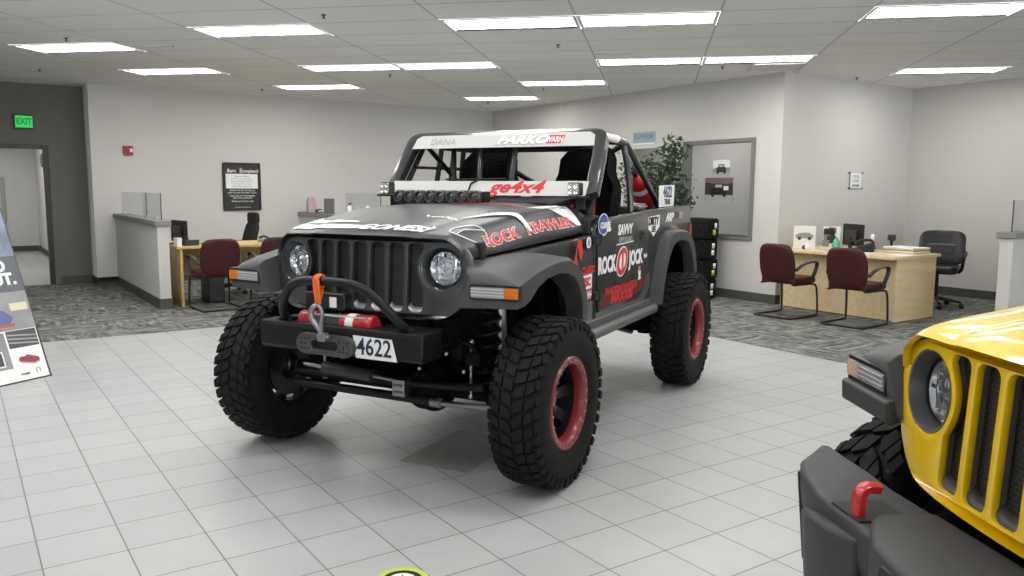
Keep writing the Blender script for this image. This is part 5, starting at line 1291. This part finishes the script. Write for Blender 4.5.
for k, (x, y) in enumerate(((8.72, 5.55), (8.88, 5.14))):
    t = tag(MB().box(-.105, .105, -.148, .148, 0, .0015).build('paper_sheet', M['paper']), ('white paper sheet lying on the light desk behind the nearer chair', 'white paper sheet lying near the right corner of the light desk')[k], 'paper', 'loose papers on the light desk'); t.location = (x, y, .7545); t.rotation_euler = (0, 0, .2 + 1.4 * k)

# ---- wall pieces
def facing_neg_y(x, y, z): return frame_mtx((x, y, z), (1, 0, 0), (0, -1, 0))
def facing_neg_x(x, y, z): return frame_mtx((x, y, z), (0, -1, 0), (-1, 0, 0))
def at(mtx, name, label, cat):
    t = thing(name, label, cat); t.matrix_world = mtx; return t
def txt(parent, s, size, x, y, m, z=.0, bold=.02, name='lettering', xs=1, shear=0, sp=1, line=1):
    me = text_mesh(s, size, bold, shear, .0006, 'CENTER', sp, xs, line); g = MB(Matrix.Translation((x, y, z))); g.mesh(me); return g.build(name, m, parent, smooth=0)
t = at(facing_neg_y(3.90, 13.498, 1.488), 'framed_poster', 'black framed poster with white text on the left wall above the desk', 'poster')
g = MB()
for b in ((-.30, .30, .355, .385), (-.30, .30, -.385, -.355), (-.30, -.272, -.355, .355), (.272, .30, -.355, .355)): g.box(*b, 0, .028)
g.build('frame', M['black'], t, bevel=.004); MB().box(-.272, .272, -.355, .355, .004, .014).build('print', mat('poster_black', (.02, .018, .018), .5), t)
MB().box(-.255, .255, -.03, .205, .0145, .0155).build('white_field', M['paper'], t)
txt(t, 'Barn', .075, -.16, .252, M['decalwhite'], .0155); txt(t, 'Completed!', .07, .13, .250, M['decalwhite'], .0155, xs=.85)
MB().prism([(-.03, .215), (.0, .215), (.005, .27), (-.005, .305), (-.03, .30), (-.035, .25)], .0150, .0158, 'z').build('torch', mat('torch_pink', (.55, .25, .22), .5), t)
for k, (y, s_, w_) in enumerate(((.165, 'Customer Promise', .032), (.125, 'We will treat you with respect', .026), (.085, 'and earn your business every day', .026), (.045, 'fair pricing and no surprises', .026), (.005, 'honest answers from our team', .026))): txt(t, s_, w_, 0, y, M['ink'], .016, bold=0)
for k, (y, s_, w_) in enumerate(((-.062, 'THANK YOU FOR LETTING US', .030), (-.10, 'SERVE YOU AND YOUR FAMILY TODAY', .026), (-.15, 'PLEASE ASK ANY TEAM MEMBER', .028), (-.185, 'ABOUT OUR GUARANTEE', .026), (-.235, 'Thank you for your visit', .036), (-.33, 'customer care and service', .024))): txt(t, s_, w_, 0, y, M['decalwhite'], .0148, bold=.01)
t = at(facing_neg_y(2.225, 13.498, 2.015), 'mounted_fire_alarm', 'small red fire alarm box with a white strobe on the left wall', 'fire alarm')
g = MB(); rbox(g, -.068, .068, -.068, .068, 0, .035, .01); g.build('box', mat('alarm_red', (.30, .02, .03), .45), t, bevel=.004); g = MB(); rbox(g, .02, .058, -.025, .03, .035, .055, .006); g.build('strobe', M['white'], t, bevel=.003)
t = at(facing_neg_y(.925, 13.998, 2.405), 'exit_sign', 'green glowing EXIT sign on the dark wall above the doorway', 'sign')
g = MB(); rbox(g, -.125, .125, -.10, .10, 0, .045, .008); g.build('housing', M['dgrey'], t, bevel=.004); MB().box(-.105, .115, -.085, .085, .0455, .048).build('lit_face', M['exit'], t)
txt(t, 'EXIT', .125, .005, 0, mat('exit_letters', (.0, .10, .02), .5, emit=(.0, .25, .03), estr=.5), .0485, bold=.03, xs=.75)
t = at(facing_neg_x(8.758, 9.26, 2.255), 'hanging_sign', 'pale blue sign on the back wall above the doorway', 'sign'); MB().box(-.24, .24, -.095, .095, 0, .012).build('panel', mat('sign_blue', (.30, .40, .44), .5), t, bevel=.003); txt(t, 'KAYWOM', .11, 0, .02, mat('sign_text', (.13, .24, .30), .5), .0125, bold=.02, xs=.8)
MB().box(-.24, .24, -.094, -.07, .012, .013).build('lower_line', M['paper'], t)
t = at(facing_neg_y(10.37, 6.738, 1.62), 'wall_plaque', 'small clear and white plaque on the wall above the light desk', 'plaque')
MB().box(-.165, .165, -.12, .12, .010, .016).build('clear_panel', M['pane'], t); MB().box(-.13, .13, -.105, .105, .0165, .0175).build('plaque_print', M['paper'], t)
for a in (-.15, .15):
    for b in (-.105, .105): MB().lathe([(.0005, .022), (.010, .022), (.010, 0)], 12, mtx=Matrix.Translation((a, b, 0))).build('standoff', M['dgrey'], t)
txt(t, 'VITAL\nCARE', .055, 0, .025, M['cap'], .018, bold=.01); txt(t, 'AWARD', .045, 0, -.07, M['ink'], .018, bold=.03)
t = at(facing_neg_x(8.758, 10.62, 1.78), 'door_plate', 'small tan name plate on the back wall seen through the windscreen', 'sign'); MB().box(-.14, .14, -.055, .055, 0, .008).build('plate', mat('plate_tan', (.34, .29, .18), .5), t, bevel=.002); MB().box(-.12, .12, -.03, .0, .008, .009).build('plate_text', mat('plate_txt', (.22, .18, .10), .5), t)
# photos fixed on the window pane
for (yc, zc, W, H_, lb, dk) in ((7.765, 1.775, .30, .235, 'small grey photo of a white car, upper one on the interior window', False), (7.80, 1.485, .50, .33, 'larger dark car photo, lower one on the interior window', True)):
    t = at(facing_neg_x(8.808, yc, zc), 'car_photo', lb, 'photo')
    MB().box(-W / 2, W / 2, -H_ / 2, H_ / 2, -.001, .001).build('print', mat('photo_base', (.30, .30, .30) if not dk else (.045, .042, .045), .4), t)
    a, b = W / 2, H_ / 2
    MB().prism([(-a, -b), (a, -b), (a, -b * .45), (-a, -b * .45)], .0012, .0016, 'z').build('print_ground', mat('photo_ground', (.42, .42, .42), .4), t)
    if dk: MB().prism([(-a, b), (a, b), (a, b * .55), (a * .2, b * .40), (-a, b * .6)], .0012, .0016, 'z').build('print_sky', mat('photo_rose', (.22, .14, .15), .4), t)
    else: MB().prism([(-a, b), (a, b), (a, b * .1), (-a * .3, b * .2), (-a, b * .0)], .0012, .0016, 'z').build('print_sky', M['paper'], t)
    c_ = MB().prism([(-a * .55, -b * .45), (a * .55, -b * .45), (a * .6, 0), (a * .4, b * .15), (a * .3, b * .5), (-a * .3, b * .5), (-a * .4, b * .15), (-a * .6, 0)], .0018, .0024, 'z').build('print_car', M['dgrey'] if not dk else M['ink'], t)
    for s in (-1, 1): MB().lathe([(.0005, .0028), (H_ * .09, .0028)], 14, mtx=Matrix.Translation((s * a * .42, -b * .45, 0))).build('print_wheel', M['ink'], t)
    MB().box(-a * .25, a * .25, b * .18, b * .42, .0026, .003).build('print_windscreen', mat('photo_glass', (.5, .5, .5), .3), t)
    if dk: MB().box(a * .35, a * .7, -b * .05, b * .3, .0026, .003).build('print_highlight', M['paper'], t)
# corridor things
t = at(frame_mtx((1.598, 19.44, 2.0), (0, -1, 0), (-1, 0, 0)), 'door_chime', 'small dark box high on the corridor side wall', 'wall box'); MB().box(-.10, .10, -.13, .13, 0, .05).build('box', M['cap'], t, bevel=.006); MB().box(-.05, .05, -.06, .06, .05, .054).build('box_face', M['dgrey'], t)
t = at(facing_neg_y(.58, 21.597, 1.16), 'framed_picture', 'grey framed picture on the corridor end wall', 'picture')
g = MB()
for b in ((-.40, .40, .43, .52), (-.40, .40, -.52, -.43), (-.40, -.31, -.43, .43), (.31, .40, -.43, .43)): g.box(*b, 0, .03)
g.build('frame', mat('frame_grey', (.40, .40, .39), .5), t, bevel=.004); MB().box(-.31, .31, -.43, .43, .004, .012).build('print', M['wall_in'], t); MB().prism([(-.2, -.35), (.25, -.35), (.28, -.05), (.1, .12), (-.15, .05)], .0125, .014, 'z').build('print_shape', M['dgrey'], t)

# ---- stack of new tyres
TY = [('lowest tyre of the stack behind the black car', 0), ('second tyre from the floor in the stack behind the black car', 1), ('third tyre from the floor in the stack behind the black car', 2), ('topmost tyre of the stack behind the black car', 3)]
def tyre_proto():
    g = tyre_mesh(.415, .268, .215, 34)
    o = g.build('tyre', M['rubber'], None, smooth=32); return o
tp = None
for lb, k in TY:
    if tp is None: tp = tyre_proto(); o = tp
    else: o = tp.copy(); C.objects.link(o)
    o.location = (8.315 + .008 * (k % 2), 7.905 - .008 * (k % 2), .006 + .138 + .272 * k); o.rotation_euler = (PI / 2, 0, .5 * k); tag(o, lb, 'tyre', 'stacked new tyres')
    # paper labels stuck on the tread
    for q, (a, hz, m_) in enumerate(((-1.36 + .06 * (k % 2), .045, 'paper'), (-1.38, -.045, 'lab_yel' if k in (1, 3) else 'paper'))):
        if 'lab_yel' not in M: M['lab_yel'] = mat('label_yellow', (.62, .60, .12), .6)
        g = MB(); n = 5; A0 = a + .18 * k * 0
        rows = [[(.419 * math.cos(A0 + (j - 2) * .042), .419 * math.sin(A0 + (j - 2) * .042), hz + dz) for dz in (-.035, .035)] for j in range(n)]
        g.loft(rows, False, False); lbm = g.build('paper_label', M[m_], None, smooth=50, solid=.001)
        lbm.parent = o; lbm.matrix_parent_inverse = Matrix.Identity(4); lbm.matrix_local = (Euler(o.rotation_euler).to_matrix().to_4x4()).inverted()

# ---- indoor tree
t = thing('potted_tree', 'tall leafy potted fig tree behind the rear of the black car', 'plant', (8.22, 8.72, .006))
MB().lathe([(.0005, 0), (.15, .002), (.19, .32), (.205, .33), (.205, .36), (.175, .36), (.17, .30), (.0005, .29)], 28).build('pot', M['cap'], t, smooth=40)
rnd = random.Random(11); g = MB()
g.tube([(0, 0, .28), (.02, -.02, .7), (-.01, .01, 1.1), (.0, .0, 1.35)], [.026, .022, .018, .012], 8)
clumps = []                                                        # (centre, spread, leaves)
for k in range(22):
    z = 1.22 + .042 * k; clumps.append((Vector((rnd.uniform(-.07, .07), -.60 + rnd.uniform(-.13, .13) * (1.15 - .03 * k), z)), .085, 42))
for k in range(16): clumps.append((Vector((rnd.uniform(-.12, .12), rnd.uniform(-.34, .30), rnd.uniform(1.38, 1.86) - .12 * 0)), .10, 40))
for k in range(6): clumps.append((Vector((rnd.uniform(-.08, .08), -.80 + rnd.uniform(-.07, .07), rnd.uniform(1.25, 1.62))), .08, 32))
for k in range(6): clumps.append((Vector((rnd.uniform(-.1, .1), rnd.uniform(-.3, .2), rnd.uniform(1.0, 1.35))), .10, 30))
lf = MB()
for c0, sp, n in clumps:
    m_ = Vector((0, c0.y * .45, min(c0.z - .15, 1.2 + .3 * rnd.random())))
    g.tube([(0, 0, .95 + .3 * rnd.random()), m_, c0], [.010, .007, .0025], 6)
    for q in range(n):
        c = c0 + Vector((rnd.gauss(0, sp), rnd.gauss(0, sp), rnd.gauss(0, sp * .8)))
        L = rnd.uniform(.055, .095); d = Vector((rnd.gauss(-.2, 1), rnd.gauss(0, 1), rnd.gauss(-.6, .7))).normalized(); sd = d.cross(Vector((rnd.gauss(0, 1), rnd.gauss(0, 1), 1))).normalized(); nn = d.cross(sd)
        e_ = c + d * L
        if max(c.x, e_.x) > .49 or min(c.z, e_.z) < (1.16 if c.y < -.25 else .8): continue
        W_ = L * .25
        lf.add([c, c + d * L * .35 + sd * W_ + nn * .006, c + d * L * .7 + sd * W_ * .7, e_ - nn * .01, c + d * L * .7 - sd * W_ * .7, c + d * L * .35 - sd * W_ + nn * .006], [(0, 1, 2, 3, 4, 5)])
g.build('trunk', mat('bark', (.16, .12, .08), .85), t, smooth=50)
lv = mat('leaf_green', (.050, .088, .040), .45, noise=.6, nscale=9)
lf.build('foliage', lv, t, smooth=0, merge=False)['kind'] = 'stuff'

# ---- leaning advert board at the left
t = thing('advert_board', 'leaning A-frame advert board with car pictures at the left picture edge', 'sign')
ux, uy = .85, .53; n_ = math.hypot(ux, uy); ux /= n_; uy /= n_
lean = math.radians(20); N_ = Vector((uy * math.cos(lean), -ux * math.cos(lean), math.sin(lean)))
t.matrix_world = frame_mtx((.552, 7.20, .004), (ux, uy, 0), N_)          # origin at the lower right corner, +y up the board
BW, BH = 1.0, 1.62
MB().box(-BW, 0, .0, BH, -.02, -.001).build('board', M['paper'], t, bevel=.003)
g = MB()
for b in ((-BW - .01, .008, -.006, .006), (-BW - .01, .008, BH - .006, BH + .008)): g.box(b[0], b[1], b[2], b[3], -.026, .003)
for b in ((-.006, .008), (-BW - .01, -BW + .004)): g.box(b[0], b[1], -.006, BH + .008, -.026, .0)
g.build('frame', M['dgrey'], t)
inv = t.matrix_world.to_3x3().inverted()
for xx in (-BW + .05, -.05):
    tp_ = Vector((xx, BH * .9, -.03)); foot_w = t.matrix_world @ tp_; fw = Vector((foot_w.x - N_.x * .75, foot_w.y - N_.y * .75, .012)); fl_ = t.matrix_world.inverted() @ fw
    MB().tube([tp_, fl_], .012, 8).build('rear_leg', M['dgrey'], t, smooth=50)
def pan(name, x0, x1, y0, y1, m, z=.0005): return MB().box(x0, x1, y0, y1, -.0005, z).build(name, m, t)
M['pb1'] = mat('advert_blue', (.20, .24, .33), .4, noise=.5, nscale=5); M['pb2'] = mat('advert_grey', (.27, .27, .28), .4, noise=.3, nscale=4); M['pb3'] = mat('advert_dark', (.07, .07, .075), .4)
pan('top_picture', -BW, 0, .985, BH, M['pb1'])
pan('slogan_field', -BW, 0, .70, .985, mat('advert_slate', (.10, .11, .125), .4)); 
for s_, y in (('AND', .905), ('OUT.', .80)):
    me = text_mesh(s_, .125, .05, 0, .0006, 'RIGHT'); g = MB(Matrix.Translation((-.045 if s_ == 'OUT.' else -.10, y, .0012))); g.mesh(me); g.build('lettering', M['decalwhite'], t, smooth=0)
pan('middle_picture', -BW, -.0, .40, .70, M['pb2'])
g = MB(); g.prism([(-.62, .43), (-.20, .43), (-.16, .50), (-.22, .56), (-.34, .58), (-.46, .60), (-.58, .56), (-.64, .50)], .0006, .0012, 'z'); g.build('print_car', mat('advert_car_blue', (.10, .12, .26), .35), t)
g = MB(); g.prism([(-.16, .55), (-.02, .55), (-.02, .61), (-.16, .61)], .0006, .0012, 'z'); g.build('print_glow', mat('advert_cream', (.62, .58, .44), .4), t)
g = MB(); g.prism([(-.62, .43), (-.16, .43), (-.16, .452), (-.62, .446)], .0013, .0018, 'z'); g.build('print_stripe', mat('advert_red', (.45, .08, .08), .4), t)
pan('lower_picture', -BW, -.27, .11, .39, M['pb2'])
pan('lower_picture', -.255, -.015, .26, .395, M['pb3']); g = MB()
for k in range(3): g.prism([(-.25, .30 + .03 * k), (-.02, .275 + .03 * k), (-.02, .285 + .03 * k), (-.25, .312 + .03 * k)], .0006, .0012, 'z')
g.build('print_lines', M['decalgrey'], t)
g = MB(); g.prism([(-.47, .13), (-.32, .13), (-.32, .25), (-.47, .25)], .0006, .001, 'z'); g.build('inset_border', M['decalwhite'], t); g = MB(); g.prism([(-.46, .14), (-.33, .14), (-.33, .24), (-.46, .24)], .001, .0014, 'z'); g.build('inset_picture', M['pb3'], t)
g = MB(); g.prism(chaikin([(-.205, .145), (-.10, .125), (-.045, .14), (-.05, .165), (-.10, .185), (-.14, .20), (-.155, .185), (-.195, .19), (-.215, .17)], 2), .0006, .0014, 'z'); g.build('print_shoe', mat('advert_shoe', (.30, .05, .07), .5, noise=.5, nscale=60), t)
g = MB(); g.prism([(-.20, .142), (-.10, .118), (-.05, .130), (-.05, .138), (-.10, .130), (-.20, .152)], .0014, .0018, 'z'); g.build('print_sole', M['decalgrey'], t)
me = text_mesh('mopar', .028, .02); g = MB(Matrix.Translation((-.19, .055, .0008))); g.mesh(me); g.build('lettering', M['ink'], t, smooth=0)
g = MB(); g.tube([(-.085 + .016 * math.cos(a * PI / 8), .062 + .022 * math.sin(a * PI / 8), .001) for a in range(-2, 11)], .0025, 5); g.build('logo_mark', M['cap'], t)

# ---- floor pieces
t = tag(MB().add([(0, 0, 0), (.42, 0, 0), (.42, .62, 0), (0, .62, 0), (0, 0, .004), (.42, 0, .004), (.42, .62, .004), (0, .62, .004)], [(4, 5, 6, 7), (0, 1, 5, 4), (1, 2, 6, 5), (2, 3, 7, 6), (3, 0, 4, 7)]).build('floor_mat', mat('mat_grey', (.27, .268, .26), .6, noise=.12, nscale=12)), 'thin grey mat lying on the tiles under the black car front', 'mat')
t.location = (1.92, 3.88, .0005); t.rotation_euler = (0, 0, math.radians(-61)) 
t.rotation_euler = (0, 0, math.atan2(3.51 - 3.87, 2.11 - 1.91))
g = MB()
t2 = thing('floor_sticker', 'lime green round floor sticker with a black ring at the lower picture edge', 'sticker', (1.315, 2.648, .0008))
MB().lathe([(.0005, .0006), (.100, .0006), (.104, .0003), (.104, .0)], 40).build('green_disc', mat('lime', (.50, .66, .10), .5), t2)
MB().lathe([(.055, .001), (.078, .001)], 40).build('black_ring', M['ink'], t2); MB().lathe([(.0005, .0009), (.055, .0009)], 36).build('white_disc', M['paper'], t2)
g = MB(Matrix.Translation((0, 0, .0012)))
for k in range(6):
    a = k * PI / 3; g.prism([(.02 * math.cos(a - .5), .02 * math.sin(a - .5)), (.045 * math.cos(a), .045 * math.sin(a)), (.02 * math.cos(a + .5), .02 * math.sin(a + .5))], 0, .0004)
g.build('star_mark', M['cap'], t2)

# ---- ceiling pieces
def ceil_pt(px, py):
    d = Rv_ * ((px - 512) / 814.5466) - Uv_ * ((py - 288) / 814.5466) + Fv_
    k = (CEIL - CAMH) / d.z; return (d.x * k, d.y * k)
_R0 = Vector((1, 0, 0)); _U0 = Vector((0, math.sin(.1206), math.cos(.1206))); _F0 = Vector((0, math.cos(.1206), -math.sin(.1206)))
_rz = Matrix.Rotation(-.6, 3, 'Z')
Rv_ = _rz @ (_R0 * math.cos(.0061) + _U0 * math.sin(.0061)); Uv_ = _rz @ (-_R0 * math.sin(.0061) + _U0 * math.cos(.0061)); Fv_ = _rz @ _F0
SPR = [((66, 39.5), 'ceiling sprinkler head above the far left light panel'), ((39.5, 70.7), 'ceiling sprinkler head nearest the EXIT sign'), ((323.7, 16.3), 'ceiling sprinkler head right of the large upper left light panel'), ((390, 76), 'ceiling sprinkler head just below the left touching light pair'), ((261.8, 90.5), 'ceiling sprinkler head left of the light panel nearest the poster'),
       ((558, 46), 'ceiling sprinkler head below the big centre light pair'), ((543.5, 90), 'ceiling sprinkler head beside the single light panel above the windscreen'), ((488, 104), 'ceiling sprinkler head under the farthest light panel'), ((722.5, 68), 'ceiling sprinkler head left of the grey air grille'), ((857, 79), 'ceiling sprinkler head near the wall corner at right')]
pr = None
for (px, py), lb in SPR:
    x, y = ceil_pt(px, py - 1.5)
    if pr is None:
        pr = thing('sprinkler', lb, 'sprinkler'); MB().lathe([(.0005, -.004), (.03, -.004), (.034, 0), (.034, .002)], 18).build('plate', M['dgrey'], pr); MB().lathe([(.010, -.004), (.010, -.03), (.022, -.034), (.022, -.038), (.0005, -.04)], 14).build('head', M['black'], pr, smooth=40); o = pr
    else: o = copy_tree(pr)
    o.location = (x, y, CEIL - .002); o.scale = (.75, .75, .75); tag(o, lb, 'sprinkler', 'ceiling sprinkler heads')
def ceil_thing(name, label, cat, px, py, group=None):
    x, y = ceil_pt(px, py); return thing(name, label, cat, (x, y, CEIL - .001), CA, group)
def vent(label, px, py, L, W, n):
    t = ceil_thing('air_vent', label, 'air vent', px, py)
    g = MB()
    for b in ((-L / 2, L / 2, -W / 2, -W / 2 + .02), (-L / 2, L / 2, W / 2 - .02, W / 2), (-L / 2, -L / 2 + .02, -W / 2, W / 2), (L / 2 - .02, L / 2, -W / 2, W / 2)): g.box(*b, -.012, 0)
    if 'vent_grey' not in M: M['vent_grey'] = mat('vent_grey', (.66, .65, .63), .7)
    g.build('frame', M['vent_grey'] if n > 4 else M['white'], t); MB().box(-L / 2 + .02, L / 2 - .02, -W / 2 + .02, W / 2 - .02, -.003, -.001).build('dark_backing', M['vent_grey'] if n > 4 else M['black'], t)
    g = MB()
    for k in range(n):
        y = -W / 2 + .02 + (W - .04) * (k + .5) / n; g.box(-L / 2 + .02, L / 2 - .02, y - .008, y + .002, -.010, -.003)
    g.build('louvre', M['vent_grey'] if n > 4 else M['white'], t)
vent('square grey return air grille in the ceiling in front of the wall corner', 776, 66.5, .60, .56, 16)
vent('narrow dark slot vent in the ceiling beside the far left light panel', 153.7, 45.7, .42, .10, 1)
vent('small white slot vent in the ceiling below the right half of the centre light pair', 614, 52.5, .40, .12, 2)
x, y = ceil_pt(561, 96)
t = tag(MB().tube([(x, y, CEIL), (x, y, CEIL - .28)], .004, 6).build('string', M['white'], smooth=40), 'thin white cord hanging from the ceiling near the back wall', 'cord')
# ------------------------------------------------------------------ camera, world
cd = bpy.data.cameras.new('camera'); cam = bpy.data.objects.new('camera', cd); C.objects.link(cam)
F_, PT, RL = 814.5466, .1206, .0061
cd.sensor_width = 36; cd.lens = F_ / 1024 * 36; cd.clip_start = .05; cd.clip_end = 200
R0 = Vector((1, 0, 0)); U0 = Vector((0, math.sin(PT), math.cos(PT))); F0 = Vector((0, math.cos(PT), -math.sin(PT)))
Rv = R0 * math.cos(RL) + U0 * math.sin(RL); Uv = -R0 * math.sin(RL) + U0 * math.cos(RL)
mw = Matrix.Rotation(-.6, 3, 'Z') @ Matrix((Rv, Uv, -F0)).transposed()
cam.matrix_world = Matrix.Translation((0, 0, CAMH)) @ mw.to_4x4()
bpy.context.scene.camera = cam
w = bpy.data.worlds.new('world'); bpy.context.scene.world = w; w.use_nodes = True
w.node_tree.nodes['Background'].inputs[0].default_value = (.92, .96, 1, 1); w.node_tree.nodes['Background'].inputs[1].default_value = SKY
sc = bpy.context.scene
sc.view_settings.view_transform = 'Standard'; sc.view_settings.look = 'None'; sc.view_settings.exposure = EXPO; sc.view_settings.gamma = 1
sc.view_settings.use_curve_mapping = False
